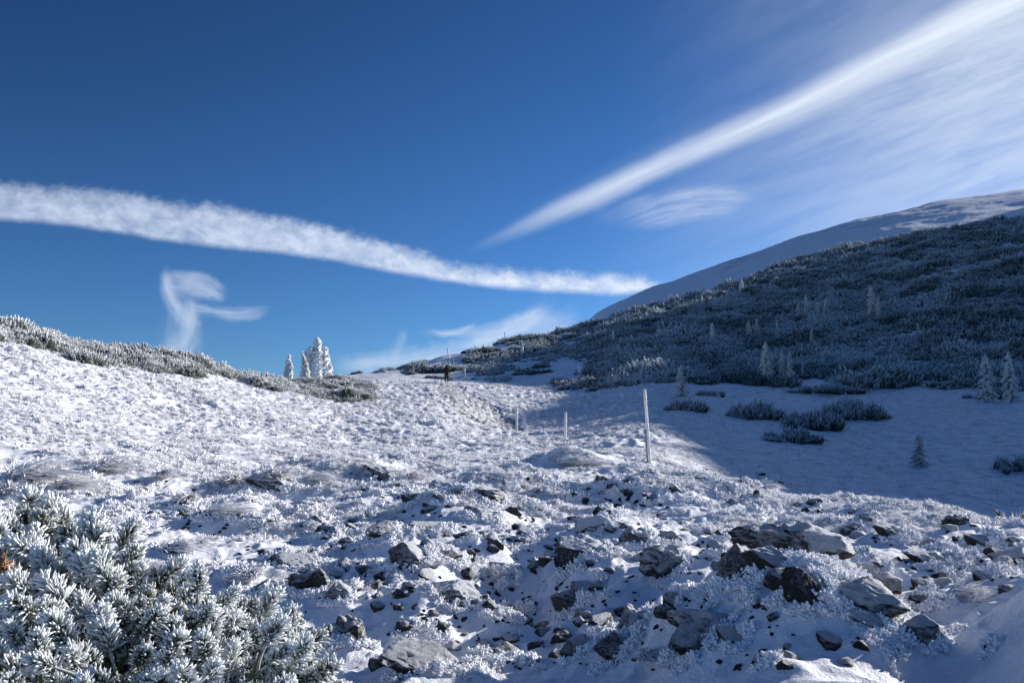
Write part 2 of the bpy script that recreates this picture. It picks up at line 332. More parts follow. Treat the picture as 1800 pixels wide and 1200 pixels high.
def det0(x, y):
    """small relief: hummocks, drifts and tussocks"""
    r = np.hypot(x, y); a = np.degrees(np.arctan2(x, y))
    near = 1 - sst(r, 20, 36); far = sst(r, 75, 120); mid = (1 - near) * (1 - far)
    px = 900 + F * np.tan(np.radians(np.clip(a, -60, 60)))
    shade = sst(px - (1120 + 0 * r), 0, 160) * sst(r, 24, 34)          # the smooth side of the valley
    xr = x * 0.9 + y * 0.44; yr = -x * 0.44 + y * 0.9
    z = near * sst(r, 1.2, 5) * (0.20 * fb(xr * .6, yr, 1.7, 2, 1) + 0.13 * fb(xr * .7, yr, .65, 2, 4) + 0.045 * np.maximum(0, billow(x, y, .33, 2, 8) - .35) + 0.012 * fb(x, y, .09, 2, 12))
    z = z + mid * (1 - .75 * shade) * (0.30 * fb(x * .5, y, 7.5, 2, 19) + 0.25 * fb(x * .6, y, 3.2, 2, 21) + 0.19 * np.maximum(0, billow(x, y, 1.1, 2, 25)) + 0.06 * fb(x, y, .4, 2, 28))
    z = z + mid * shade * 0.04 * fb(x * .5, y, .7, 2, 33)
    z = z + far * (0.7 * fb(x, y, 16, 3, 41) + 0.12 * fb(x, y, 2.5, 2, 44))
    return z
def _bw(px, py):
    x, y, r = hit(px, py, baseZ); return x, y
def h0(x, y): return baseZ(x, y) + det(x, y)
def hit(px, py, hf=None, rmin=2.2, rmax=600):
    hf = hf or h0; a, t = azT(px, py)
    rs = np.exp(np.arange(math.log(rmin), math.log(rmax), 0.004)); xs = rs * math.sin(a); ys = rs * math.cos(a)
    ok = np.nonzero(hf(xs, ys) >= CZ + rs * t)[0]
    if len(ok) == 0:
        k = int(np.argmax(hf(xs, ys) - CZ - rs * t))
    else: k = ok[0]
    return xs[k], ys[k], rs[k]

# banks and hollows of the stony foreground: pixel, height (m), radius (m)
BANKS = [(1310,1045,.25,.42),(1430,1105,.16,.40),(1215,1140,.13,.35),(1040,1005,.26,.5),(720,1010,.22,.42),(900,1055,-.22,.55),(850,1130,-.18,.5),(1085,1100,-.12,.4),
 (640,1030,-.10,.4),(1160,1065,-.14,.35),(1740,1140,-.12,.4),(600,835,.42,1.3),(500,862,-.34,1.3),(430,905,.18,.6),(380,935,-.20,.7),(1000,820,.55,1.0),(1340,860,.18,.9),(800,905,.20,.8),
 (560,930,-.22,.8),(1120,950,.15,.6),(960,980,-.16,.5),(780,1070,.10,.35),(1690,1040,.12,.4),(1560,1020,-.10,.5),(250,830,.30,1.2),(330,860,-.20,.9),(60,850,.25,.8),(860,850,.25,1.2),(760,845,-.22,1.1),(1130,870,.22,1.0),(1040,880,-.18,.9)]
_BK = [(*_bw(a, b), c, d) for a, b, c, d in BANKS]
def det(x, y):
    z = det0(x, y); x = np.asarray(x, float); y = np.asarray(y, float)
    for X0, Y0, H, s in _BK:
        d2 = ((x - X0) ** 2 + (y - Y0) ** 2) / s ** 2; z = z + np.where(d2 < 12, H * np.exp(-d2), 0)
    return z
# stones: position and true size from where each one stands; snow is banked up around them
ROCKP = []
for px, py, w, h, fr in ROCKS:
    x, y, r = hit(px, py + h * 0.35)
    dist = math.hypot(r, 1); W = w * dist / F; Hh = h * dist / F
    dep = min(max(W * 0.75, Hh * 1.2), W * 1.1)
    k = 1 + dep * 0.30 / r
    ROCKP.append([x * k, y * k, W, dep, Hh, fr, px, py])
_RP = np.array([q[:6] for q in ROCKP])
# small unlisted stones in the stony ground
small = []
srng = np.random.default_rng(77)
while len(small) < 1000:
    px = srng.uniform(560, 1800); py = srng.uniform(815, 1190)
    if py < 830 + max(0, px - 1100) * 0.16 + 8: continue
    w = (srng.uniform(14, 34) if len(small) < 160 else srng.uniform(4, 11)) * (0.7 + 0.6 * (py - 800) / 400)
    if px < 700 and py < 900 and srng.random() < .6: continue
    if len(small) >= 160:
        q = ROCKS[srng.integers(0, len(ROCKS))]; px = q[0] + srng.normal(0, q[2] * .8 + 8); py = q[1] + srng.normal(0, q[3] * .8 + 8)
        if py < 818 or py > 1199: continue
    elif fb(px / 100, py / 60, 1.0, 2, 60) < -0.08: continue
    if px > 1600 and py > 1050: continue
    x, y, r = hit(px, py); W = w * r / F
    if np.min(np.hypot(_RP[:, 0] - x, _RP[:, 1] - y) - _RP[:, 2] * .45) < W * .3: continue
    small.append([x, y, W, W * .9, W * .5, srng.uniform(.25, .7), px, py])
_SM = np.array([q[:6] for q in small])
_AR = np.concatenate([_RP, _SM[:160]]); rubble = small[160:]; small = small[:160]
def drift(x, y):
    z = np.zeros_like(x); r = np.hypot(x, y)
    for X0, Y0, W, D, Hh, fr in _AR:
        s = W * 0.75 + 0.03; m = (np.abs(x - X0) < 4 * s) & (np.abs(y - Y0) < 4 * s)
        if not m.any(): continue
        dx = x[m] - X0; dy = y[m] - Y0
        z[m] += min(Hh, .35) * 0.42 * np.exp(-((dx - .35 * s) ** 2 / (1.3 * s) ** 2 + (dy + .2 * s) ** 2 / (1.1 * s) ** 2))
    return z
# path polygon (pixels) -> world mask
PATHC = [(787, 674, 22), (797, 690, 34), (812, 706, 42), (835, 722, 44), (862, 738, 40), (885, 752, 30), (905, 762, 20)]
def path_mask(x, y, z):
    px, py = region_px(x, y, z); r = np.hypot(x, y)
    c = np.interp(py, [p[1] for p in PATHC], [p[0] for p in PATHC]); w = np.interp(py, [p[1] for p in PATHC], [p[2] for p in PATHC])
    inside = (py > 676) & (py < 762) & (r > 40) & (r < 92)
    return np.where(inside, sst(w - np.abs(px - c) + 10 * fb(x, y, 3, 2, 70), 0, 8), 0)

# ---------------------------------------------------------------- the ground as one polar sheet, finest in view
gaz = np.radians(np.concatenate([np.arange(-180, -44, 4), np.arange(-44, -34.2, 0.6), np.arange(-34.2, 34.2, 0.10), np.arange(34.2, 60, 0.6), np.arange(60, 180, 4)]))
glr = np.concatenate([np.arange(math.log(0.25), math.log(2.2), 0.03), np.arange(math.log(2.2), math.log(24), 0.0036), np.arange(math.log(24), math.log(120), 0.006), np.arange(math.log(120), math.log(880), 0.012)])
GA, GRr = np.meshgrid(gaz, np.exp(glr), indexing='ij')
GX = GRr * np.sin(GA); GY = GRr * np.cos(GA)
GZB = baseZ(GX, GY)
GZ = GZB + det(GX, GY)
_m = (GRr < 30) & (GA > -0.7) & (GA < 0.9)
_d = np.zeros_like(GX); _d[_m] = drift(GX[_m], GY[_m]); GZ = GZ + _d
PM = path_mask(GX, GY, GZB); 
GZ = GZ - PM * (0.10 - 0.05 * fb(GX, GY, .35, 2, 71))
_ns, _nr = GX.shape
def height(x, y):
    """final ground height, read back from the sheet"""
    x = np.asarray(x, float); y = np.asarray(y, float)
    a = np.arctan2(x, y); lr = np.log(np.maximum(np.hypot(x, y), 0.26))
    fa = np.interp(a, gaz, np.arange(_ns)); fl = np.interp(lr, glr, np.arange(_nr))
    i = np.minimum(fa.astype(int), _ns - 2); j = np.minimum(fl.astype(int), _nr - 2); u = fa - i; v = fl - j
    return (GZ[i, j] * (1 - u) + GZ[i + 1, j] * u) * (1 - v) + (GZ[i, j + 1] * (1 - u) + GZ[i + 1, j + 1] * u) * v
def normal(x, y, e):
    nx = -(height(x + e, y) - height(x - e, y)) / (2 * e); ny = -(height(x, y + e) - height(x, y - e)) / (2 * e)
    n = np.stack([nx, ny, np.ones_like(nx)], -1); return n / np.linalg.norm(n, axis=-1, keepdims=True)

# ---------------------------------------------------------------- materials
MATS = {}
def mat(name):
    m = bpy.data.materials.new(name); m.use_nodes = True; G.nt = m.node_tree
    MATS[name] = m; p = m.node_tree.nodes['Principled BSDF']; p.inputs['Roughness'].default_value = .75
    p.inputs['Specular IOR Level'].default_value = .3
    return m, p
def setc(p, c):
    if isinstance(c, (tuple, list)): p.inputs['Base Color'].default_value = (*c[:3], 1)
    else: G.nt.links.new(c, p.inputs['Base Color'])
def bump(p, h, strength=.4, dist=.02):
    b = G.nt.nodes.new('ShaderNodeBump'); b.inputs['Strength'].default_value = strength; b.inputs['Distance'].default_value = dist
    G.nt.links.new(h.s, b.inputs['Height']); G.nt.links.new(b.outputs[0], p.inputs['Normal'])
def pos():
    return G.nt.nodes.new('ShaderNodeNewGeometry').outputs['Position']
def objc():
    return G.nt.nodes.new('ShaderNodeTexCoord').outputs['Object']
def nz(which='Normal', axis=2):
    g = G.nt.nodes.new('ShaderNodeNewGeometry'); s = G.nt.nodes.new('ShaderNodeSeparateXYZ'); G.nt.links.new(g.outputs[which], s.inputs[0]); return G(s.outputs[axis])
def attr(n):
    a = G.nt.nodes.new('ShaderNodeAttribute'); a.attribute_name = n; return G(a.outputs['Fac'])
SNOW = (.85, .86, .89); RIME = (.88, .885, .905)
m, p = mat('snow')
P_ = pos()
n1 = noise(P_, 60, 4, .65); n2 = noise(P_, 9, 3, .6); n3 = noise(P_, 1.6, 4, .6)
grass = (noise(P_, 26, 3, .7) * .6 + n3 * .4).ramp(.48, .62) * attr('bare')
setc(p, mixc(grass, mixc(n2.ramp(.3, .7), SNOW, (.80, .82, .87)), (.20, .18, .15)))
bump(p, n1 * .5 + n2 * .5, .75, .03)
m, p = mat('path_gravel')
P_ = pos(); v = G.nt.nodes.new('ShaderNodeTexVoronoi'); v.inputs['Scale'].default_value = 3.2; G.nt.links.new(P_, v.inputs['Vector'])
q = noise(P_, 5, 3, .6)
setc(p, mixc((q * .6 + G(v.outputs['Distance']) * .6).ramp(.38, .75), (.17, .16, .155), (.66, .67, .70)))
bump(p, G(v.outputs['Distance']) + q * .4, .8, .12)
m, p = mat('far_snow')
P_ = pos(); n1 = noise(P_, .9, 5, .65); n2 = noise(P_, .12, 5, .6)
s = G.nt.nodes.new('ShaderNodeSeparateXYZ'); G.nt.links.new(P_, s.inputs[0])
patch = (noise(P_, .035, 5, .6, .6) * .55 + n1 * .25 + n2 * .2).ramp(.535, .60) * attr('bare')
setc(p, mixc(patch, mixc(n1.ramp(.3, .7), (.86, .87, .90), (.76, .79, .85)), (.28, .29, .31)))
bump(p, n1, .7, .6)
def rock_mat(name, c1, c2):
    m, p = mat(name); O = objc(); P_ = pos()
    oi = G.nt.nodes.new('ShaderNodeObjectInfo'); fr = G(oi.outputs['Alpha'])
    fr = attr_obj('frost')
    a1 = noise(P_, 9, 6, .65, .4); a2 = noise(P_, 55, 4, .7); a3 = noise(P_, 28, 5, .7)
    base = mixc(a1.ramp(.35, .65), c1, c2); base = mixc(a2.ramp(.45, .7) * .5, base, (.105, .108, .10))
    up = nz(); east = nz(axis=0)
    a4 = noise(O, 75, 4, .75)
    f = (up * .40 + east * .10 + a3 * .50 + a4 * 1.05 + a1 * .4 + fr * .65)
    k = f.ramp(1.30, 1.58)
    G.nt.links.new(mixc(k * .93, base, (.80, .83, .88)), p.inputs['Base Color'])
    bump(p, a1 * .5 + a2 * .5 + k * .4 + a3 * .4 + a4 * .5, 1.0, .03); p.inputs['Roughness'].default_value = .8
def attr_obj(n):
    a = G.nt.nodes.new('ShaderNodeAttribute'); a.attribute_type = 'OBJECT'; a.attribute_name = n; return G(a.outputs['Fac'])
rock_mat('dark_rock', (.020, .024, .026), (.050, .054, .052))
m, p = mat('rime'); O = objc()
fa = attr('f'); nn = noise(pos(), 30, 3, .6)
setc(p, mixc((fa + nn * .5).ramp(.15, .75), (.62, .64, .70), RIME)); p.inputs['Roughness'].default_value = .65
m, p = mat('rime_grass'); fa = attr('f'); nn = noise(pos(), 14, 3, .6)
setc(p, mixc((fa * .8 + nn).ramp(.35, .95), (.62, .56, .54), RIME))
m, p = mat('pine_rime'); fa = attr('f'); nn = noise(pos(), 22, 3, .6)
k = (fa * .9 + nn * .6 + nz() * .10 + attr_obj('frost') * .4).ramp(.48, 1.22)
setc(p, mixc(k, mixc(nn.ramp(.4, .6), (.042, .066, .036), (.085, .10, .048)), (.80, .83, .83)))
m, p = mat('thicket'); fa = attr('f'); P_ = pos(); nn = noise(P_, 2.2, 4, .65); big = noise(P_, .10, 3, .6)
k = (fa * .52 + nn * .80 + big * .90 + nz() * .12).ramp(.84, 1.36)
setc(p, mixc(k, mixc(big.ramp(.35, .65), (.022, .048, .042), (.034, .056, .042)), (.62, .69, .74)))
m, p = mat('lit_thicket'); fa = attr('f'); P_ = pos(); nn = noise(P_, 4.0, 4, .65); big = noise(P_, .25, 3, .6)  # sunlit copy of the thicket material, the sunlight put into its paler colours
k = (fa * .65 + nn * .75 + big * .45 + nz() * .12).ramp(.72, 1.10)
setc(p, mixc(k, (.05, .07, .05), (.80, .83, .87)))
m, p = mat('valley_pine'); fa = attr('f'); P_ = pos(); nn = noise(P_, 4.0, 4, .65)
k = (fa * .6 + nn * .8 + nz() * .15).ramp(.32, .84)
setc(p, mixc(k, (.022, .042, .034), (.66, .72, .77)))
m, p = mat('bark'); nn = noise(objc(), 30, 4, .6)
setc(p, mixc(nn.ramp(.45, .6), (.09, .07, .055), (.55, .58, .62)))
m, p = mat('rimed_wood')
O = objc(); mp = G.nt.nodes.new('ShaderNodeMapping'); mp.inputs['Scale'].default_value = (30, 30, 2.5); G.nt.links.new(O, mp.inputs[0])
nn = noise(mp.outputs[0], 1, 4, .6)
setc(p, mixc(nn.ramp(.40, .55), (.52, .49, .45), (.82, .83, .86))); bump(p, nn, .5, .01)
m, p = mat('grey_wood')
O = objc(); mp = G.nt.nodes.new('ShaderNodeMapping'); mp.inputs['Scale'].default_value = (40, 40, 3); G.nt.links.new(O, mp.inputs[0])
nn = noise(mp.outputs[0], 1, 4, .6)
setc(p, mixc(nn.ramp(.42, .58), (.30, .27, .24), (.66, .66, .68)))
for nm, c in (('black_cloth', (.012, .013, .018)), ('red_cloth', (.045, .004, .007)), ('skin', (.45, .27, .2)), ('dark_boot', (.02, .018, .016)), ('ski_pole_grey', (.2, .2, .21)), ('orange_leaf', (.42, .20, .05))):
    m, p = mat(nm); nn = noise(objc(), 12, 2, .5); setc(p, mixc(nn.ramp(.3, .7), tuple(v * .8 for v in c), tuple(min(1, v * 1.15) for v in c)))

# ---------------------------------------------------------------- object helpers
def mesh_np(name, V, Fq, material, attrs=None, smooth=True):
    """mesh from numpy arrays; Fq (n,3) or (n,4) or list of both"""
    me = bpy.data.meshes.new(name)
    fl = [np.asarray(f) for f in (Fq if isinstance(Fq, (list, tuple)) else [Fq]) if len(f)]
    loops = np.concatenate([f.ravel() for f in fl]); cnt = np.concatenate([np.full(len(f), f.shape[1]) for f in fl])
    me.vertices.add(len(V)); me.vertices.foreach_set('co', np.asarray(V, np.float32).ravel())
    me.loops.add(len(loops)); me.loops.foreach_set('vertex_index', loops.astype(np.int32))
    me.polygons.add(len(cnt)); me.polygons.foreach_set('loop_start', np.concatenate([[0], np.cumsum(cnt)[:-1]]).astype(np.int32))
    me.polygons.foreach_set('loop_total', cnt.astype(np.int32))
    me.polygons.foreach_set('use_smooth', np.full(len(cnt), smooth))
    for k, v in (attrs or {}).items():
        at = me.attributes.new(k, 'FLOAT', 'POINT'); at.data.foreach_set('value', np.asarray(v, np.float32))
    me.materials.append(MATS[material]); me.update(); me.validate()
    return me
def link(name, data, parent=None, **props):
    o = bpy.data.objects.new(name, data); COL.objects.link(o)
    if parent is not None: o.parent = parent
    for k, v in props.items(): o[k] = v
    return o

# split the sheet: the path, the mountainside and the rest are separate pieces that meet edge to edge
V = np.stack([GX, GY, GZ], -1).reshape(-1, 3)
idx = np.arange(_ns * _nr).reshape(_ns, _nr); nxt = (np.arange(_ns) + 1) % _ns
quads = np.stack([idx[:, :-1], idx[:, 1:], idx[nxt][:, 1:], idx[nxt][:, :-1]], -1).reshape(-1, 4)
ppx, ppy = region_px(GX, GY, GZ)
qc = quads[:, 0]
isp = PM.ravel()[qc] > .5
rq = GRr.ravel()[qc]; pxq = ppx.ravel()[qc]
ish = (~isp) & (rq > np.interp(pxq, [-5000, 600, 1000, 1200, 9000], [90, 120, 108, 84, 84]))
# bare patches: how much dead grass / stone dust shows through the snow
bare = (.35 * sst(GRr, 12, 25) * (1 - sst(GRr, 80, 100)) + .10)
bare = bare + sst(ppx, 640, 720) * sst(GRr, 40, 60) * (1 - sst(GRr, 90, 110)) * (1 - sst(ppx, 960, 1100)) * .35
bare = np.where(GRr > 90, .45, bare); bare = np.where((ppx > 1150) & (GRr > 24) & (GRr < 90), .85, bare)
def sub(name, msk, material, label=None):
    q = quads[msk]; u, inv = np.unique(q.ravel(), return_inverse=True)
    me = mesh_np(name, V[u], inv.reshape(-1, 4), material, {'bare': bare.ravel()[u]})
    return link(name, me, None, kind='structure')
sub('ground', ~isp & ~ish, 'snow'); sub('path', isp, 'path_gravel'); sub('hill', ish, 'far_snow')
cap = idx[:, 0]
link('ground', mesh_np('ground', np.concatenate([V[cap], [[0, 0, 0]]]), np.stack([np.arange(_ns), nxt, np.full(_ns, _ns)], -1), 'snow', {'bare': np.zeros(_ns + 1)}), None, kind='structure')

# ---------------------------------------------------------------- geometry builders (numpy)
class MB:
    def __init__(s): s.v = []; s.t = []; s.q = []; s.f = []; s.n = 0
    def add(s, V, tri=None, quad=None, f=0.0):
        V = np.asarray(V, float); s.v.append(V); s.f.append(np.broadcast_to(np.asarray(f, float), (len(V),)))
        if tri is not None and len(tri): s.t.append(np.asarray(tri) + s.n)
        if quad is not None and len(quad): s.q.append(np.asarray(quad) + s.n)
        s.n += len(V)
    def arrays(s):
        V = np.concatenate(s.v); f = np.concatenate(s.f)
        T = np.concatenate(s.t) if s.t else np.zeros((0, 3), int); Q = np.concatenate(s.q) if s.q else np.zeros((0, 4), int)
        return V, T, Q, f
    def mesh(s, name, material):
        V, T, Q, f = s.arrays(); return mesh_np(name, V, [T, Q], material, {'f': f})
    def merge(s, arr, M, fscale=None):
        V, T, Q, f = arr; V = V @ M[:3, :3].T + M[:3, 3]
        s.v.append(V); s.f.append(f if fscale is None else np.clip(f * fscale, 0, 1))
        if len(T): s.t.append(T + s.n)
        if len(Q): s.q.append(Q + s.n)
        s.n += len(V)
def unit(v): v = np.asarray(v, float); return v / (np.linalg.norm(v) + 1e-9)
def frame(d):
    d = unit(d); a = np.array([0, 0, 1.]) if abs(d[2]) < .9 else np.array([1., 0, 0]); u = unit(np.cross(a, d)); return u, np.cross(d, u), d
def tube(mb, P, rad, sides=5, f=None, capend=True):
    """tapered tube through the points P; last ring closes to a tip"""
    P = np.asarray(P, float); n = len(P); rad = np.broadcast_to(np.asarray(rad, float), (n,))
    f = np.linspace(0, 1, n) if f is None else np.broadcast_to(np.asarray(f, float), (n,))
    ang = np.arange(sides) * 2 * math.pi / sides; u, v, _ = frame(P[-1] - P[0])
    ring = np.cos(ang)[:, None] * u + np.sin(ang)[:, None] * v
    VV = (P[:, None] + rad[:, None, None] * ring[None]).reshape(-1, 3); ff = np.repeat(f, sides)
    i = np.arange(sides); j = (i + 1) % sides
    Q = np.concatenate([np.stack([k * sides + i, k * sides + j, (k + 1) * sides + j, (k + 1) * sides + i], -1) for k in range(n - 1)])
    T = None
    if capend:
        d = unit(P[-1] - P[-2]); VV = np.concatenate([VV, [P[-1] + d * rad[-1] * .7]]); ff = np.append(ff, f[-1])
        T = np.stack([(n - 1) * sides + i, (n - 1) * sides + j, np.full(sides, n * sides)], -1)
    mb.add(VV, T, Q, ff)
def spikes(mb, B, D, L, W, f0=0., f1=1., sides=3):
    """many thin pyramids at once: bases B, directions D, lengths L, base widths W"""
    B = np.asarray(B); n = len(B); D = D / np.linalg.norm(D, axis=1, keepdims=True)
    a = np.where(np.abs(D[:, 2:3]) < .9, [[0, 0, 1.]], [[1., 0, 0]]); U = np.cross(a, D); U /= np.linalg.norm(U, axis=1, keepdims=True); Vv = np.cross(D, U)
    L = np.broadcast_to(L, (n,)); W = np.broadcast_to(W, (n,))
    ang = np.arange(sides) * 2 * math.pi / sides
    base = B[:, None] + W[:, None, None] * (np.cos(ang)[None, :, None] * U[:, None] + np.sin(ang)[None, :, None] * Vv[:, None])
    tip = B + D * L[:, None]
    VV = np.concatenate([base, tip[:, None]], 1).reshape(-1, 3); k = sides + 1
    i = np.arange(sides); t = np.stack([i, (i + 1) % sides, np.full(sides, sides)], -1)
    T = (t[None] + (np.arange(n) * k)[:, None, None]).reshape(-1, 3)
    f = np.tile(np.array([f0] * sides + [f1]), n); mb.add(VV, T, None, f)
def needles(mb, B, D, L, W, g, sag=.1, sides=4, f0=.1, blunt=.8):
    """rime coated needles: three rings, thicker towards a blunt tip"""
    n = len(B); D = D / np.linalg.norm(D, axis=1, keepdims=True)
    a = np.where(np.abs(D[:, 2:3]) < .9, [[0, 0, 1.]], [[1., 0, 0]]); U = np.cross(a, D); U /= np.linalg.norm(U, axis=1, keepdims=True); Vv = np.cross(D, U)
    L = np.broadcast_to(L, (n,)); W = np.broadcast_to(W, (n,))
    ang = np.arange(sides) * 2 * math.pi / sides; ring = np.cos(ang)[None, :, None] * U[:, None] + np.sin(ang)[None, :, None] * Vv[:, None]
    out = []; fs = []
    bendv = g.normal(0, .10, (n, 3)); bendv[:, 2] -= sag
    for t, w, f in ((0, .55, f0), (.45, .85, .35 + f0 * .5), (.85, blunt * 1.15, .9)):
        c = B + (D * t + bendv * t * t) * L[:, None]
        out.append(c[:, None] + (W * w)[:, None, None] * ring); fs += [f] * sides
    tip = B + (D + bendv) * L[:, None]; out.append(tip[:, None]); fs.append(1.)
    VV = np.concatenate(out, 1).reshape(-1, 3); k = 3 * sides + 1; i = np.arange(sides); j = (i + 1) % sides; o = (np.arange(n) * k)[:, None, None]
    q = np.concatenate([np.stack([r * sides + i, r * sides + j, (r + 1) * sides + j, (r + 1) * sides + i], -1) for r in (0, 1)])
    t = np.stack([2 * sides + i, 2 * sides + j, np.full(sides, 3 * sides)], -1)
    mb.add(VV, (t[None] + o).reshape(-1, 3), (q[None] + o).reshape(-1, 4), np.tile(fs, n))
def sphdir(g, n, up=.0):
    d = g.normal(size=(n, 3)); d[:, 2] = np.abs(d[:, 2]) + up; return d / np.linalg.norm(d, axis=1, keepdims=True)

# ---------------------------------------------------------------- scattered ground cover: points carrying rotation, scale and variant
def scatter(name, P, Nn, scale, variants, label_material=None, tilt=.35, seed=0, **props):
    """one object; each point carries one of the variant meshes through a node tree"""
    g = np.random.default_rng(seed); n = len(P)
    up = Nn * (1 - tilt) + np.array([0, 0, 1.]) * tilt + g.normal(0, .12, (n, 3)); up /= np.linalg.norm(up, axis=1, keepdims=True)
    rz = g.uniform(0, 2 * math.pi, n)
    # euler XYZ with z spin first: R = Rtilt * Rz(spin)
    rots = np.empty((n, 3), np.float32)
    c, s = np.cos(rz), np.sin(rz)
    ax = np.stack([-up[:, 1], up[:, 0], np.zeros(n)], -1); sn = np.linalg.norm(ax, axis=1) + 1e-9; ax /= sn[:, None]; cs = up[:, 2]
    K = np.zeros((n, 3, 3)); K[:, 0, 2] = ax[:, 1]; K[:, 1, 2] = -ax[:, 0]; K[:, 2, 0] = -ax[:, 1]; K[:, 2, 1] = ax[:, 0]
    Rt = np.eye(3)[None] + sn[:, None, None] * K + (1 - cs)[:, None, None] * (K @ K)
    Rz = np.zeros((n, 3, 3)); Rz[:, 0, 0] = c; Rz[:, 0, 1] = -s; Rz[:, 1, 0] = s; Rz[:, 1, 1] = c; Rz[:, 2, 2] = 1
    M = Rt @ Rz
    rots[:, 1] = -np.arcsin(np.clip(M[:, 2, 0], -1, 1)); rots[:, 0] = np.arctan2(M[:, 2, 1], M[:, 2, 2]); rots[:, 2] = np.arctan2(M[:, 1, 0], M[:, 0, 0])
    me = bpy.data.meshes.new(name); me.vertices.add(n); me.vertices.foreach_set('co', np.asarray(P, np.float32).ravel())
    a = me.attributes.new('rot', 'FLOAT_VECTOR', 'POINT'); a.data.foreach_set('vector', rots.ravel())
    a = me.attributes.new('scl', 'FLOAT_VECTOR', 'POINT')
    sc = np.asarray(scale, float); sc = sc[:, None] * np.ones((1, 3)) if sc.ndim == 1 else sc
    a.data.foreach_set('vector', sc.astype(np.float32).ravel())
    a = me.attributes.new('vid', 'INT', 'POINT'); a.data.foreach_set('value', g.integers(0, len(variants), n).astype(np.int32))
    o = link(name, me, None, kind='stuff', **props)
    ng = bpy.data.node_groups.new(name, 'GeometryNodeTree'); ng.interface.new_socket('Geometry', in_out='INPUT', socket_type='NodeSocketGeometry'); ng.interface.new_socket('Geometry', in_out='OUTPUT', socket_type='NodeSocketGeometry')
    N = ng.nodes.new; L = ng.links.new
    gi = N('NodeGroupInput'); go = N('NodeGroupOutput'); iop = N('GeometryNodeInstanceOnPoints'); g2i = N('GeometryNodeGeometryToInstance')
    for k, me_v in enumerate(reversed(variants)):
        vo = bpy.data.objects.new(name + '_piece', me_v)
        oi = N('GeometryNodeObjectInfo'); oi.inputs['Object'].default_value = vo; oi.inputs['As Instance'].default_value = True; L(oi.outputs['Geometry'], g2i.inputs[0])
    def named(nm, typ):
        q = N('GeometryNodeInputNamedAttribute'); q.data_type = typ; q.inputs[0].default_value = nm; return q.outputs[0]
    L(gi.outputs[0], iop.inputs['Points']); L(g2i.outputs[0], iop.inputs['Instance']); iop.inputs['Pick Instance'].default_value = True
    L(named('vid', 'INT'), iop.inputs['Instance Index']); L(named('rot', 'FLOAT_VECTOR'), iop.inputs['Rotation']); L(named('scl', 'FLOAT_VECTOR'), iop.inputs['Scale'])
    L(iop.outputs[0], go.inputs[0])
    md = o.modifiers.new('scatter', 'NODES'); md.node_group = ng
    return o
def ground_pts(n, r0, r1, a0=-37, a1=40, seed=0, power=0.0):
    """random ground points, even in direction and in log distance (so even over the picture)"""
    g = np.random.default_rng(seed); a = np.radians(g.uniform(a0, a1, n)); u = g.random(n)
    r = np.exp(math.log(r0) + u * (math.log(r1) - math.log(r0)))
    return r * np.sin(a), r * np.cos(a), r, np.degrees(a)

# rime pieces: knobbly fingers, fine feathers, bent grass
def rime_knob(seed, n=26):
    g = np.random.default_rng(seed); mb = MB()
    for k in range(n):
        d = sphdir(g, 1, .25)[0]; b = d * .12 * g.random(); b[2] = max(b[2] - .15, -.2); L = g.uniform(.35, .85)
        bend = g.normal(0, .12, 3); r0 = g.uniform(.05, .10)
        P = [b, b + d * L * .55 + bend * .5 * L, b + d * L * .9 + bend * L, b + d * L + bend * 1.15 * L]
        tube(mb, P, [r0 * .8, r0 * 1.1, r0 * 1.25, r0 * .7], 5, [.2, .6, 1, 1])
        for q in range(2):
            d2 = unit(d + g.normal(0, .7, 3)); p0 = b + d * L * g.uniform(.3, .8); 
            tube(mb, [p0, p0 + d2 * L * .3, p0 + d2 * L * .4], [r0 * .7, r0 * .9, r0 * .5], 4, [.4, .9, 1])
    return mb.mesh('rime_knob', 'rime')
def _ico():
    import bmesh
    bm = bmesh.new(); bmesh.ops.create_icosphere(bm, subdivisions=1, radius=1)
    V = np.array([v.co[:] for v in bm.verts]); T = np.array([[v.index for v in f.verts] for f in bm.faces]); bm.free(); return V, T
_IV, _IT = _ico()
def rime_bead(seed, n=30):
    """cauliflower rime: a clump of small rounded beads on short stalks"""
    g = np.random.default_rng(seed); mb = MB()
    for k in range(n):
        d = sphdir(g, 1, .1)[0]; L = g.uniform(.15, .62); p = d * L * [1.15, 1.15, .8]; r = g.uniform(.06, .15)
        mb.add(p + _IV * r * [1, 1, g.uniform(.9, 1.5)] * (1 + g.normal(0, .07, (len(_IV), 1))), _IT, None, .55 + .45 * (L / .62))
        if k % 3 == 0: tube(mb, [p * .1, p * .6, p], [r * .5, r * .45, r * .6], 4, [.3, .5, .8])
    return mb.mesh('rime_bead', 'rime')
def rime_feather(seed, n=46):
    g = np.random.default_rng(seed); mb = MB(); d = sphdir(g, n, .35); b = g.normal(0, .16, (n, 3)); b[:, 2] = -.08
    needles(mb, b, d, g.uniform(.35, 1.0, n), g.uniform(.025, .055, n), g, .05, 3, .2, 1.0)
    return mb.mesh('rime_feather', 'rime')
def rime_grass(seed, n=60, lean=(.7, -.25), mt='rime_grass', w=.016):
    g = np.random.default_rng(seed); mb = MB()
    for k in range(n):
        b = np.append(g.normal(0, .16, 2), -.04); d = unit([g.normal(0, .35) + lean[0] * .4, g.normal(0, .35) + lean[1] * .4, 1]); L = g.uniform(.5, 1.1)
        out = np.array([lean[0] + g.normal(0, .3), lean[1] + g.normal(0, .3), -.75]) * g.uniform(.5, 1.1)
        P = [b + (d * t + out * t * t * .8) * L for t in (0, .3, .55, .8, 1.0)]
        tube(mb, P, [w * .6, w, w * 1.1, w * 1.0, w * .5], 3, [.0, .4, .7, .9, 1])
    return mb.mesh('rime_grass', mt)
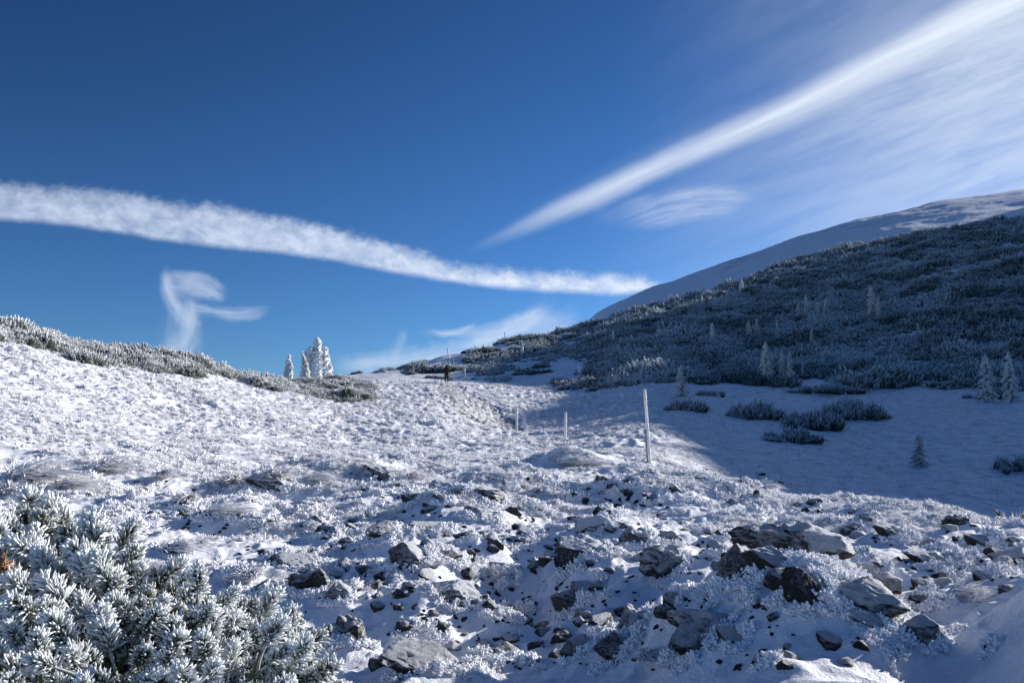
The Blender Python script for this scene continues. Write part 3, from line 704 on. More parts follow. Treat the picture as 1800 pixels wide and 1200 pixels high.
KNOBS = [rime_knob(s) for s in range(5)]; BEADS = [rime_bead(60 + s, 26 + 3 * s) for s in range(5)]; FEATH = [rime_feather(20 + s) for s in range(5)]; GRASS = [rime_grass(40 + s) for s in range(5)]

# near ground: rime on the crests, bare wind-packed drift in the hollows
def cover(x, y):
    r = np.hypot(x, y)
    return fb(x, y, .8, 3, 90) + .9 * (height(x, y) - baseZ(x, y) - .05) + .25 * fb(x, y, .22, 2, 93)
x, y, r, a = ground_pts(150000, 2.0, 15, seed=1)
c = cover(x, y); pxx, pyy = region_px(x, y, height(x, y))
k = (c > np.interp(r, [2, 9, 15], [.30, .24, .06]) + rng.uniform(-.06, .22, len(x)))
x, y, r = x[k], y[k], r[k]; sc = (.014 + .0042 * r) * rng.uniform(.6, 1.5, len(x)) * np.where(rng.random(len(x)) < .06, 1.7, 1)
z = height(x, y); N_ = normal(x, y, .03)
h = rng.random(len(x)) < .74 + .26 * (fb(x, y, .9, 2, 95) > 0.02)
LBL = dict(label='white rime knobs crusted over the stony foreground', category='rime')
scatter('rime_crust', np.stack([x, y, z], -1)[h], N_[h], sc[h] * .95, BEADS + BEADS[:2] + KNOBS[:2], seed=2, **LBL)
scatter('rime_feathers', np.stack([x, y, z], -1)[~h], N_[~h], sc[~h] * .85, FEATH, seed=3, label='fine white frost feathers standing on the foreground snow', category='frost')
# middle distance: frosted grass tufts on the whole slope
x, y, r, a = ground_pts(230000, 10, 95, seed=4)
z = height(x, y); pxx, pyy = region_px(x, y, z)
shd = (pxx > 1150) & (r > 24)
pm = path_mask(x, y, baseZ(x, y)) > .4
dens = np.where(shd, .40, .85) * np.where(r < 15, .5, 1) * np.where(pm, .12, 1) * sst(fb(x, y, 2.2, 3, 97) + .5 * (z - baseZ(x, y)), -.16, .24)
k = rng.random(len(x)) < dens
x, y, z, r = x[k], y[k], z[k], r[k]; sc = (.040 + .0021 * r) * rng.uniform(.5, 1.6, len(x)) * np.where(shd[k], .42, 1)
N_ = normal(x, y, .15)
scatter('frosted_turf', np.stack([x, y, z], -1), N_, np.stack([sc, sc, sc * .8], -1), FEATH + KNOBS[:2] + GRASS[:2], seed=5, label='rime coated grass tufts covering the open slope', category='frosted grass')

# knobbly rime mounds over the mid slope
x, y, r, a = ground_pts(16000, 11, 80, seed=14)
z = height(x, y); pxx, pyy = region_px(x, y, z)
k = (fb(x, y, 1.4, 2, 98) > .12) & ~((pxx > 1120) & (r > 24)) & (path_mask(x, y, baseZ(x, y)) < .1)
x, y, z, r = x[k], y[k], z[k], r[k]; sc = (.06 + .0030 * r) * rng.uniform(.6, 1.5, len(x))
scatter('rime_mounds', np.stack([x, y, z - .02], -1), normal(x, y, .15), np.stack([sc * 1.3, sc, sc * .8], -1), KNOBS, seed=15, label='knobbly white rime mounds dotted over the sunny slope', category='rime')

# ---------------------------------------------------------------- stones
def n3(P, s, seed):
    return (pn(P[:, 0] / s + seed, P[:, 1] / s, seed) + pn(P[:, 1] / s + seed, P[:, 2] / s + 3, seed + 1) + pn(P[:, 2] / s + 7, P[:, 0] / s + seed, seed + 2)) / 1.7
def stone(seed, sub=4):
    import bmesh
    bm = bmesh.new(); bmesh.ops.create_icosphere(bm, subdivisions=sub, radius=1)
    V = np.array([v.co[:] for v in bm.verts]); T = np.array([[v.index for v in f.verts] for f in bm.faces]); bm.free()
    g = np.random.default_rng(seed)
    rad = 1 + .35 * n3(V, 1.1, seed) + .16 * n3(V, .5, seed + 5)
    P = V * rad[:, None]
    for k in range(11):                                   # broken faces
        n = unit(g.normal(size=3) * [1, 1, 1.2]); c = g.uniform(.50, .80); d = P @ n
        P = P - np.maximum(0, d - c)[:, None] * n * .88
    tilt = unit([g.normal(0, .3), g.normal(0, .3), 1])
    lay = P @ tilt * 5.5 + 1.3 * n3(P, .9, seed + 9)       # bedding ledges
    led = np.abs((lay % 1.0) - .5) * 2
    out = P / np.linalg.norm(P, axis=1, keepdims=True)
    P = P + out * ((led - .5) * .042 + .075 * n3(P, .22, seed + 11) + .028 * n3(P, .10, seed + 13))[:, None]
    rdg = np.maximum(0, n3(P, .5, seed + 17))
    P = P + np.array([0, 0, 1.]) * (rdg * .35 * (P[:, 2] > -.2))[:, None]
    for k in range(9):
        n = unit(g.normal(size=3) * [1, 1, .8] + [0, 0, .35]); c = g.uniform(.50, .74) * np.abs(P @ n).max(); d = P @ n
        P = P - np.maximum(0, d - c)[:, None] * n * .95
    P = P + out * (.045 * np.abs(n3(P, .13, seed + 21)) + .02 * n3(P, .06, seed + 23))[:, None]
    P = P / np.abs(P).max(axis=0) * [.5, .5, .5]
    return mesh_np('stone', P, T, 'dark_rock', None, smooth=False if sub < 4 else True)
STONES = [stone(100 + s, 5) for s in range(9)]; STONES_S = [stone(200 + s, 4) for s in range(7)]
BIGL = {
 (752,1180): 'big round dark boulder at the bottom edge of the photo', (717,1000): 'long dark rock with a frosted back in the middle foreground',
 (785,1062): 'long sloping rock ridge above a patch of rime fingers, low in the middle', (743,940): 'rough dark slab level with the far right end of the drift',
 (673,952): 'rough dark rock just left of the wide rough slab', (1035,990): 'big hump shaped rock capped with frost, centre of the stone field',
 (998,1015): 'dark rock face tucked under the left side of the frost capped hump', (533,1000): 'dark rock behind the right edge of the frosted pine bush',
 (470,1040): 'broad low rock directly beside the frosted pine bush', (548,1058): 'dark rock right of the frosted pine branches with snow on top',
 (590,1075): 'dark knobbly rock nearest the right tip of the pine bush', (590,1145): 'dark hollow rock near the bottom edge right of the pine bush',
 (617,1157): 'dark rock between the pine bush and the big round boulder', (1350,985): 'large craggy dark rock, left end of the long outcrop at right',
 (1420,1003): 'long craggy slab falling to the right from the outcrop', (1300,1038): 'large flat topped rock with rime beads along its right side',
 (1360,1050): 'snow dusted shelf rock adjoining the large flat topped rock', (1385,1088): 'dark overhanging ledge below the snow dusted shelf',
 (1418,1112): 'black lumpy rock at the lower end of the overhanging ledge', (1517,1033): 'streaky layered slab right of the outcrop half under snow',
 (1533,1063): 'thin dark ledge below the streaky layered slab', (1513,1120): 'rounded boulder smothered in snow near the bottom right',
 (1617,1167): 'ribbed frosty rock in the bright gap at the bottom right edge', (1250,1147): 'frosted boulder with a bowl of snow on top, bottom edge',
 (1220,1168): 'dark boulder at the bottom edge below the snow bowl boulder', (1647,997): 'dark flat rock along the top of the snow bank at right',
 (1047,940): 'upright pale rock furred with rime on the open snow', (1113,1127): 'round rock furred with grey rime low in the centre right',
 (1168,1017): 'frosty speckled rock between the hump and the right outcrop', (1080,1173): 'long dark rock at the bottom edge right of centre',
 (1020,1163): 'snow topped dark rock at the bottom edge in the centre', (1000,1090): 'slanting dark rock face in the shaded hollow',
 (1043,1073): 'dark rock in the shaded hollow, upper one of the pair', (1050,1117): 'dark rock in the shaded hollow, lower one of the pair',
 (787,870): 'jagged grey stone leading up to the left of the stone field', (840,912): 'flat dark stone with icy beads on top', (727,887): 'small black rounded stone beside frosted grass',
 (677,847): 'long black stone lying under the first rime bank', (443,920): 'dark stone group peeping from the drift above the pine', (480,858): 'brown black stones on the shaded bank at left',
 (360,918): 'smooth grey stone poking from the left drift', (245,867): 'small black stone alone on the blue drift at left', (406,748): 'pale stone alone on the sunny grass slope at left',
 (933,893): 'rounded white furred stone in the centre', (783,1002): 'dark stone touching the right end of the long frosted rock', (803,983): 'pyramid shaped dark stone in the sunlit snow',
 (1787,973): 'dark stone at the far right edge of the photo', (1783,1000): 'grey frosted rock cut off by the right edge', (1750,1010): 'grey streaked rock beside the right edge',
 (755,742): 'dark stones showing beside the trodden path', (907,820): 'dark mossy stone behind the first stone field',
}
frng = np.random.default_rng(9)
for k, (x, y, W, D, Hh, fr, px, py) in enumerate(ROCKP + small):
    listed = k < len(ROCKP); big = W > .16
    me = (STONES if big else STONES_S)[frng.integers(0, 9 if big else 7)]
    o = link('rock' if listed else 'stone', me)
    z = float(height(np.array([x]), np.array([y]))[0])
    hz = max(Hh * 1.8, W * .40) if listed else W * .75
    hz = min(hz, W * (1.1 if W < .4 else .62))
    o.location = (x, y, z + (.02 * hz if listed else -.10 * hz) - (.0 if W < .5 else .02)); ry = frng.uniform(-.2, .2)
    slope = .28 if px > 600 else -.1
    o.rotation_euler = (frng.uniform(-.25, .25), slope + ry, frng.uniform(-.55, .25) + (math.pi if frng.random() < .5 else 0))
    if abs(o.rotation_euler.z) > 2: o.rotation_euler.y *= -1
    o.scale = (W * 1.24, D * 1.15, hz * (.95 if listed else 1.2))
    o['frost'] = float(fr)
    lab = BIGL.get((px, py))
    o['category'] = 'rock' if listed else 'stone'
    if lab: o['label'] = lab
    else:
        o['group'] = 'dark stones scattered over the snowy ground' if listed else 'little stones half sunk in the foreground snow'
        o['label'] = 'dark frosted stone poking out of the foreground snow' if listed else 'little dark stone half sunk in the rime and snow'

# the smallest splinters of stone between them
rb = np.array([q[:3] for q in rubble]); xx, yy = rb[:, 0], rb[:, 1]; g = frng
sc3 = np.stack([rb[:, 2] * g.uniform(.9, 1.9, len(rb)), rb[:, 2] * g.uniform(.6, 1.1, len(rb)), rb[:, 2] * g.uniform(.35, .9, len(rb))], -1)
scatter('stone_rubble', np.stack([xx, yy, height(xx, yy) + sc3[:, 2] * -.02], -1), normal(xx, yy, .05), sc3, STONES_S, seed=12, label='dark stone splinters strewn through the foreground snow', category='rubble')
# rime beads growing on the sun and wind side of the larger stones
PP, NN, SS = [], [], []
for x, y, W, D, Hh, fr, px, py in ROCKP:
    n = int(34 + 80 * fr * min(W, 1) / .4 ) 
    g = frng; ang = g.uniform(-2.6, .9, n); rr = g.uniform(.40, .66, n)
    qx = x + np.cos(ang) * W * rr; qy = y + np.sin(ang) * D * rr
    PP.append(np.stack([qx, qy, height(qx, qy) + g.uniform(0, .10, n) * W * .4], -1)); nn = np.stack([np.cos(ang) * .6, np.sin(ang) * .6, np.ones(n)], -1); NN.append(nn / np.linalg.norm(nn, axis=1, keepdims=True))
    SS.append((.016 + .0042 * math.hypot(x, y)) * g.uniform(.7, 1.8, n))
scatter('rime_beads', np.concatenate(PP), np.concatenate(NN), np.concatenate(SS), BEADS + KNOBS[:1], seed=8, label='white rime beads clustered round the dark stones', category='rime')

# ---------------------------------------------------------------- dwarf pine: shoots and shrubs
def shoot_far(g, n=26, body=True):
    """upright bristly shoot about 1 long"""
    mb = MB(); t = g.uniform(.1, 1, n); az = g.uniform(0, 2 * math.pi, n)
    rad = np.stack([np.cos(az), np.sin(az), np.zeros(n)], -1)
    B = np.stack([np.zeros(n), np.zeros(n), t], -1); D = rad * (1 - t * .5)[:, None] + [0, 0, .75]
    spikes(mb, B, D, .38 * (1.1 - t * .35), .055, .35, 1.0)
    if body: tube(mb, [(0, 0, -.1), (0, 0, .5), (0, 0, 1.15)], [.05, .11, .05], 5, [0, .15, .8])
    return mb.arrays()
def orient(d, s, p, g):
    u, v, w = frame(d); a = g.uniform(0, 6.28); uu = u * math.cos(a) + v * math.sin(a); vv = np.cross(w, uu)
    M = np.eye(4); M[:3, 0] = uu * s; M[:3, 1] = vv * s; M[:3, 2] = w * s; M[:3, 3] = p; return M
def softball(mb, c, s, g):
    u = np.arange(9) * 6.283 / 9; v = np.linspace(-1.2, 1.5, 6)
    VV = np.array([(c[0] + s[0] * math.cos(b) * math.cos(a) * (1 + g.normal(0, .12)), c[1] + s[1] * math.cos(b) * math.sin(a) * (1 + g.normal(0, .12)), c[2] + s[2] * math.sin(b) * (1 + g.normal(0, .10))) for b in v for a in u])
    i = np.arange(9); j = (i + 1) % 9
    mb.add(VV, None, np.concatenate([np.stack([k * 9 + i, k * 9 + j, (k + 1) * 9 + j, (k + 1) * 9 + i], -1) for k in range(5)]), 0.0)
def shrub_arr(seed, nshoots, ls): return shrub_mesh(seed, nshoots, None, 1., .95, .8, ls, 18)
def shrub_mesh(seed, nshoots, material, w=1., d=.9, h=.7, ls=.26, n=22, name='shrub'):
    g = np.random.default_rng(seed); mb = MB(); pool = [shoot_far(g, n) for _ in range(4)]
    for k in range(nshoots):
        a = g.uniform(0, 6.283); q = math.sqrt(g.random()); x, y = q * w * math.cos(a), q * d * math.sin(a)
        top = h * math.sqrt(max(0, 1 - q * q)) * (.75 + .35 * math.sin(3 * a + seed) * q) + .06
        z = top * (g.uniform(.35, 1) if g.random() < .35 else g.uniform(.88, 1.08))
        dr = unit([x / w * .8 + g.normal(0, .25), y / d * .8 + g.normal(0, .25), .8])
        mb.merge(pool[g.integers(0, 4)], orient(dr, ls * g.uniform(.6, 1.25), (x, y, z - ls * .6), g), .55 + .45 * z / (h + .1))
    nb_ = max(3, int(nshoots / 40))
    for k in range(nb_):
        a = g.uniform(0, 6.283); q = g.uniform(0, .55) if nb_ > 3 else .3; softball(mb, (w * q * math.cos(a), d * q * math.sin(a), h * .26), (w * .5, d * .5, h * .48 * (1 - q * .5)), g)
    for k in range(9):
        a = g.uniform(0, 6.283); x, y = w * .8 * math.cos(a), d * .8 * math.sin(a)
        tube(mb, [(x * .05, y * .05, -.05), (x * .5, y * .5, h * .35), (x * .9, y * .9, h * .55)], [.035, .028, .012], 4, [0, 0, .3])
    return mb.arrays() if material is None else mb.mesh(name, material)
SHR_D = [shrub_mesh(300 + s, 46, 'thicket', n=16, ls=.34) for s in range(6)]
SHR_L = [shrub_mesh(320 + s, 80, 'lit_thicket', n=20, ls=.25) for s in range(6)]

# thicket on the mountainside and along the left skyline
n = 120000
x, y, r, a = ground_pts(n, 84, 300, a0=-14, a1=36, seed=31)
z = height(x, y); qx, qy = region_px(x, y, z)
wig = 30 * fb(qx / 70, qy / 60, 1, 3, 51)
top = np.interp(qx, [690, 810, 950, 1040, 1230, 1400, 1650, 1800, 2200], [634, 612, 583, 568, 520, 457, 405, 386, 340])
low = np.interp(qx, [700, 830, 900, 960, 985, 1060, 1150, 1300, 1500, 1640, 1700, 1800, 2200], [640, 655, 652, 640, 684, 690, 686, 668, 666, 668, 672, 694, 720])
inb = (qy > top + wig * .25) & (qy < low + wig * .35)
gap = fb(qx / 90, qy / 22, 1, 3, 53)
thin = np.where(qx < 1060, np.interp(qx, [700, 800, 860, 1000, 1060], [.5, .45, .12, .02, -.15]), -.28)
inb &= gap > thin - .25 * sst(r, 84, 100)
inb &= ~((qx > 745) & (qx < 830) & (qy > 638))
inb &= ~((qx > 900) & (qx < 1030) & (qy > 636) & (qy < 668))
fringe = (qy > low - 2 + wig * .35) & (qy < low + 16 + wig * .5) & (fb(x, y, 5, 2, 58) > .12) & (rng.random(n) < .30)
inb &= rng.random(n) < np.clip(.20 * np.where(qx < 1060, .8, 1.), 0, 1)
# grove fringe of the bare upper slope
up_ = (qy < top) & (qy > top - 22) & (gap > .34) & (rng.random(n) < .3) & (qx > 1150)
k = inb | fringe
x, y, z, r = x[k], y[k], z[k], r[k]
print('thicket', len(x))
s = rng.uniform(.5, 1.35, len(x)) * (1 + 1.2 * np.clip(fb(x, y, 7, 2, 54), -.4, .6)) * np.interp(r, [84, 130, 300], [.95, 1.05, 1.3]); s = s * np.where(qx[k] < 1060, .75, 1)
N_ = normal(x, y, 1.5)
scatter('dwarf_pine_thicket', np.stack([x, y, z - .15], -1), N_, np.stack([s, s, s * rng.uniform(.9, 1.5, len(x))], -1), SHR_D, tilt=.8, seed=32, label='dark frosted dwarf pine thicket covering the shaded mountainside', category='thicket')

n = 26000
x, y, r, a = ground_pts(n, 40, 88, a0=-36, a1=-9, seed=35)
z = height(x, y); qx, qy = region_px(x, y, z)
low = np.interp(qx, [-200, 0, 60, 130, 230, 300, 400, 500, 590, 640, 660], [585, 606, 616, 630, 646, 656, 668, 690, 706, 716, 705]) + 7 * fb(qx / 45, 0 * qx, 1, 3, 57)
low = low + 14 * fb(x, y, 2.5, 2, 59)
k = (qy < low) & (qx < 655) & (fb(x, y, 4.5, 2, 61) < .34) & (rng.random(n) < .30) & (r > np.interp(qx, [-200, 0, 300, 600], [43, 45, 51, 62]))
x, y, z, r = x[k], y[k], z[k], r[k]; print('left thicket', len(x))
s = rng.uniform(.38, .85, len(x)) * np.interp(qx[k], [0, 400, 640], [1.05, 1.0, .85]) * (1 + 1.0 * fb(x, y, 4, 2, 55))
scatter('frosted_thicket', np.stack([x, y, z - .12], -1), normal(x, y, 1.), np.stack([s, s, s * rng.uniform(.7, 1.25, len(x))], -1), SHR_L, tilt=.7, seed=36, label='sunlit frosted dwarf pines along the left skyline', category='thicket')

# single shrubs in the valley and on the ridges
def gxy(px, py, rmin=2.2):
    x, y, r = hit(px, py, lambda X, Y: height(X, Y), rmin); return x, y, float(height(np.array([x]), np.array([y]))[0]), r
def shrub_thing(px, py, wpx, hpx, seed, mt, label, rmin=23, n=150, group=None):
    x, y, z, r = gxy(px, py, rmin); W = wpx * r / F / 2; H = hpx * r / F
    root = link('dwarf_pine', None); root.location = (x, y, z - .05); root['label'] = label; root['category'] = 'dwarf pine'
    if group: root['group'] = group
    gg = np.random.default_rng(seed); mb = MB(); m = max(5, int(wpx / 9))
    pc = [shrub_arr(seed + q, 80, .24) for q in range(3)]
    for q in range(m):
        t = (q + .5) / m * 2 - 1; sx = W * gg.uniform(.22, .36); sh = H * gg.uniform(.45, 1.0) * (1 - .4 * abs(t)); sy = sx * gg.uniform(.7, 1.1)
        M = np.eye(4); an = gg.uniform(0, 6.28); Rr = np.array([[math.cos(an), -math.sin(an), 0], [math.sin(an), math.cos(an), 0], [0, 0, 1]]); M[:3, :3] = np.diag([sx, sy, sh / .85]) @ Rr
        M[:3, 3] = (t * W * .8, gg.normal(0, W * .30), -.03); mb.merge(pc[q % 3], M)
    link('foliage', mb.mesh('foliage', mt), root)
    g = np.random.default_rng(seed); mb = MB()
    for k in range(7):
        a_ = g.uniform(0, 6.28); L = W * g.uniform(.35, .75)
        P = [(0, 0, 0), (math.cos(a_) * L * .5, math.sin(a_) * L * .35, H * .30), (math.cos(a_) * L, math.sin(a_) * L * .7, H * g.uniform(.35, .7))]
        tube(mb, P, [.05, .04, .015], 5)
    link('branches', mb.mesh('branches', 'bark'), root)
V_ = [
 (1330,735,110,46,401,'left half of the long low dwarf pine in the shaded valley',200), (1425,752,120,50,402,'right half of the long low dwarf pine in the shaded valley',200),
 (1505,738,110,58,403,'domed dwarf pine at the right end of the valley group',220), (1450,690,130,22,404,'dark arching dwarf pine fringe behind the domed one',150),
 (1392,776,110,34,405,'low ragged dwarf pine below the long one in the valley',170), (1790,828,80,38,406,'dark dwarf pine at the right edge on the shaded snow',160),
 (1205,722,80,34,407,'small dwarf pine patch right above the tall marker pole',130), (1245,696,60,20,408,'narrow dwarf pine patch at the thicket foot',100),
 (1740,700,80,26,409,'dwarf pine skirt under the two right hand spruces',150),
 (1000,684,50,16,412,'lowest tongue of dwarf pine at the thicket corner',90)]
for px, py, w, h, s, lab, n in V_:
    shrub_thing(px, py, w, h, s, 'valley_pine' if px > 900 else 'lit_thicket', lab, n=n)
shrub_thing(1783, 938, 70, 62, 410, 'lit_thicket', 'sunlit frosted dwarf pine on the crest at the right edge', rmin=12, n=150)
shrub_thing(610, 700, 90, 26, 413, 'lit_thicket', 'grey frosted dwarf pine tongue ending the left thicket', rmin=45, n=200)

# ---------------------------------------------------------------- spruces
def rime_tower(seed, slim=.24, nb=150, arms=6):
    """spruce buried in lumpy rime: a knobbly column with hanging ribs"""
    g = np.random.default_rng(seed); mb = MB()
    stems = [(0, 0, 1.0, slim * .42)] + [(math.cos(a) * slim * .75, math.sin(a) * slim * .6, g.uniform(.45, .78), slim * .30) for a in np.arange(arms) * 6.283 / arms + g.uniform(0, .6, arms)]
    for sx, sy, top, w in stems:
        m = int(nb * top / (1 if w > slim * .35 else 2))
        for k in range(m):
            t = g.random(); z = t * top; ww = w * (1 - .75 * t ** 2) * (1 + .25 * math.sin(t * 23 + seed + sx * 40)); a = g.uniform(0, 6.283)
            p = np.array([sx * (1 - .35 * t) + math.cos(a) * ww * .7, sy * (1 - .35 * t) + math.sin(a) * ww * .7, z]); d = unit([math.cos(a), math.sin(a), g.normal(.1, .5)]); L = g.uniform(.03, .06)
            tube(mb, [p - d * L, p, p + d * L * .7, p + d * L], [.012, .021, .020, .010], 5, [.5, .8, 1, 1])
            n = 5; spikes(mb, np.repeat([p + d * L * .5], n, 0), d + g.normal(0, .7, (n, 3)), g.uniform(.02, .05, n), .008, .8, 1., 3)
        tube(mb, [(sx, sy, 0), (sx * .8, sy * .8, top * .5), (sx * .65, sy * .65, top)], [w * .8, w * .6, w * .15], 8, .7)
    return mb
def spruce_arr(seed, slim=.30, lump=0.0, lean=0.0, skirts=1.0, nb=100):
    """crown of height 1; slim = half width at the base"""
    g = np.random.default_rng(seed); mb = MB()
    for k in range(nb):
        t = (k + g.random()) / nb; t = t ** .9; z = .04 + .93 * t
        wr = slim * (1 - t) ** .85 * (.72 + .28 * math.sin(t * 40 + seed) + g.uniform(-.3, .3)) + .014
        wr = wr * (1 - lump) + lump * (slim * .85 * (1 - t ** 3) * g.uniform(.7, 1.05))
        a = g.uniform(0, 6.283); c, s = math.cos(a), math.sin(a); cx = lean * t * t
        P = np.array([(cx, 0, z), (cx + c * wr * .55, s * wr * .55, z - .01), (cx + c * wr, s * wr, z - wr * .42 * skirts)])
        tube(mb, P, [.010, .012, .008], 4, [0, .5, .9])
        m = int(13 + 30 * wr / max(slim, .1)); q = g.random(m); q = np.sqrt(q)
        B = P[0] + (P[1] - P[0]) * np.minimum(q * 2, 1)[:, None] + (P[2] - P[1]) * np.maximum(q * 2 - 1, 0)[:, None]
        D = np.array([c, s, -.25]) * .8 + g.normal(0, .5, (m, 3)); D[:, 2] -= .25 * skirts
        spikes(mb, B, D, g.uniform(.035, .075, m), .011, .35 + .3 * (q.mean()), 1.0, 3)
    n = 30; D = g.normal(0, .35, (n, 3)); D[:, 2] = 1
    spikes(mb, np.stack([np.full(n, lean) , np.zeros(n), g.uniform(.90, 1.0, n)], -1), D, .06, .011, .6, 1.)
    return mb
SPR = {'slim': spruce_arr(501, .15, 0, 0, 1.2, 95).mesh('crown', 'pine_rime'), 'broad': spruce_arr(502, .30, 0, 0, .9, 130).mesh('crown', 'pine_rime'), 'mid': spruce_arr(503, .22, 0, 0, 1.1, 120).mesh('crown', 'pine_rime'),
       'bent': spruce_arr(504, .17, .4, -.16, 1.4, 110).mesh('crown', 'pine_rime'), 'tower': rime_tower(515, .40, 300, 9).mesh('crown', 'pine_rime'), 'column': rime_tower(505, .20, 170, 3).mesh('crown', 'pine_rime'), 'thin': spruce_arr(506, .10, 0, .03, .4, 45).mesh('crown', 'pine_rime')}
tk = MB(); tube(tk, [(0, 0, -.06), (0, 0, .4), (.003, 0, .93)], [.022, .014, .004], 7); TRUNK = tk.mesh('trunk', 'bark')
SPRUCES = [  # px, base y, top y, kind, frost, label
 (556,664,594,'tower',1.0,'tall white rime laden spruce on the left skyline'), (538,661,613,'bent',.8,'leaning frosted spruce against the left of the tallest skyline spruce'),
 (507,660,617,'column',.95,'small white column spruce left of the tallest skyline spruce'), (574,664,625,'column',.9,'short rime hung spruce against the right of the tallest skyline spruce'),
 (1078,608,581,'column',1.0,'sunlit white spruce on the dark slope, left one of the pair'), (1115,613,588,'bent',1.0,'sunlit white spruce with a bent tip on the dark slope'),
 (1253,611,570,'mid',1.0,'sunlit golden white spruce alone amid the dark thicket'), (1021,672,643,'bent',.9,'bent white spruce at the lower left corner of the thicket'),
 (1348,674,600,'mid',.75,'tallest shaded spruce at the foot of the thicket, left of the trio'), (1376,672,616,'slim',.7,'middle spruce of the trio at the thicket foot'),
 (1390,674,618,'slim',.75,'right spruce of the trio at the thicket foot'), (1411,666,638,'thin',.8,'thin bare topped spruce right of the trio'),
 (1197,698,640,'broad',.5,'broad grey spruce right behind the tallest marker pole'), (1534,562,503,'mid',.7,'tallest spruce high on the shaded mountainside'),
 (1546,566,522,'slim',.6,'smaller spruce touching the tallest high one on its right'), (1404,561,531,'slim',.7,'leftmost spruce of the five high on the slope'),
 (1418,563,518,'slim',.75,'tallest spruce of the five high on the slope'), (1426,561,528,'thin',.65,'thin spruce crowded behind the tallest of the five'),
 (1438,563,530,'slim',.65,'fourth spruce of the five high on the slope'), (1453,561,525,'mid',.6,'rightmost bushy spruce of the five high on the slope'),
 (1304,515,491,'column',.95,'bright spruce near the upper edge of the thicket'), (1345,520,498,'slim',.6,'grey spruce right of the bright one near the upper edge'),
 (1395,518,500,'slim',.5,'faint spruce near the upper edge above the group of five'), (1234,536,519,'column',.9,'right one of two tiny bright spruces at the ridge fringe'),
 (1224,536,521,'slim',.8,'left one of two tiny bright spruces at the ridge fringe'), (1197,590,566,'slim',.75,'small pale spruce left of the golden white one'),
 (1177,590,569,'slim',.65,'smaller pale spruce beside another, mid slope'), (1367,598,564,'slim',.6,'single shaded spruce at mid slope below the five'),
 (1317,602,562,'mid',.5,'left spruce of the dim mid slope pair'), (1331,600,560,'mid',.5,'right spruce of the dim mid slope pair'),
 (1428,608,578,'mid',.45,'dim spruce below the group of five'), (1446,642,617,'slim',.5,'small spruce in the thicket above the valley group'),
 (1615,602,568,'mid',.45,'lone dim spruce far right on the mountainside'), (1737,706,631,'mid',.65,'left spruce of the two big ones near the right edge'),
 (1778,706,627,'mid',.65,'right spruce of the two big ones near the right edge'), (1617,821,764,'broad',.30,'dark young spruce alone on the shaded snow field'),
 (918,624,602,'column',.9,'little white spruce on the saddle thicket'), (949,586,576,'slim',.8,'tiny spruce on the skyline right of the saddle'), (936,606,596,'slim',.8,'tiny spruce just under the skyline above the saddle'),
 (1082,556,546,'slim',.6,'tiny spruce tip on the thicket edge below the far ridge')]
made = set()
for i, (px, yb, yt, kind, fr, lab) in enumerate(SPRUCES):
    x, y, z, r = gxy(px, yb, 42)
    H = (yb - yt) * math.hypot(r, 0) / F * (1.03 if fr > .78 else .93)
    root = link('spruce', None); root.location = (x, y, z - .05); root.scale = (H, H, H); root.rotation_euler = (0, 0, 0 if kind == 'bent' else i * 1.7)
    root['label'] = lab; root['category'] = 'spruce'
    c = link('crown', SPR[kind], root); c['frost'] = float(fr) - (.0 if fr > .78 else .30); link('trunk', TRUNK, root)

# ---------------------------------------------------------------- marker poles
def pole(px, yb, yt, wpx, label, tilt=(0, 0), parts=False, rmin=18, xt=None):
    x, y, z, r = gxy(px, yb, rmin); H = (yb - yt) * r / F + .12; w = wpx * r / F
    root = link('marker_pole', None); root.location = (x, y, z - .12); root.rotation_euler = (tilt[0], tilt[1], 0)
    root['label'] = label; root['category'] = 'pole'
    g = np.random.default_rng(int(px)); mb = MB()
    zz = np.linspace(0, H, 14); rad = w * .5 * (1 + g.uniform(-.08, .08, 14))
    off = np.cumsum(g.normal(0, w * .02, (14, 2)), axis=0)
    tube(mb, [(off[k, 0], off[k, 1], zz[k]) for k in range(14)], rad, 10, .5); link('post', mb.mesh('post', 'rimed_wood'), root)
    mb = MB(); n = int(900 * min(1, H / 2)) if w > .03 else 200
    t = g.random(n) * H; aa = g.normal(-.5, .8, n)
    w_ = w; B = np.stack([np.cos(aa) * w * .45, np.sin(aa) * w * .45, t], -1); D = np.stack([np.cos(aa), np.sin(aa), g.normal(0, .3, n)], -1)
    spikes(mb, B, D, g.uniform(.10, .28, n) * w, w * .09, .7, 1., 4); link('rime_coat', mb.mesh('rime_coat', 'rime'), root)
    if parts:
        mb = MB(); w2 = w * .9; h2 = H * .48
        V = np.array([(sx * w2 * .5 - w * .72, sy * w2 * .45, zq + (0 if zq < 1e-3 else sx * -.02)) for zq in (0, h2) for sx, sy in ((-1, -1), (1, -1), (1, 1), (-1, 1))])
        mb.add(V, None, [(0, 1, 5, 4), (1, 2, 6, 5), (2, 3, 7, 6), (3, 0, 4, 7), (4, 5, 6, 7)], .5)
        link('support_stake', mb.mesh('support_stake', 'grey_wood'), root)
        mb = MB(); tube(mb, [(w * .2, -w * .3, H * .36), (w * 1.0, -w * .3, H * .405)], [w * .16, w * .08], 5); tube(mb, [(-w * 1.1, -w * .3, H * .42), (w * .3, -w * .62, H * .42)], [w * .10, w * .10], 5); link('binding', mb.mesh('binding', 'rime'), root)
pole(1143, 815, 690, 4.6, 'tallest white rimed marker pole with a grey support stake', (0, R(-3.2)), True, 19)
pole(993, 785, 729, 4.2, 'rimed marker pole on a mound, middle one of the three', (0, R(1.5)), False, 38)
pole(908, 760, 718, 3.6, 'rimed marker pole beside the lower end of the path', (0, R(0)), False, 55)
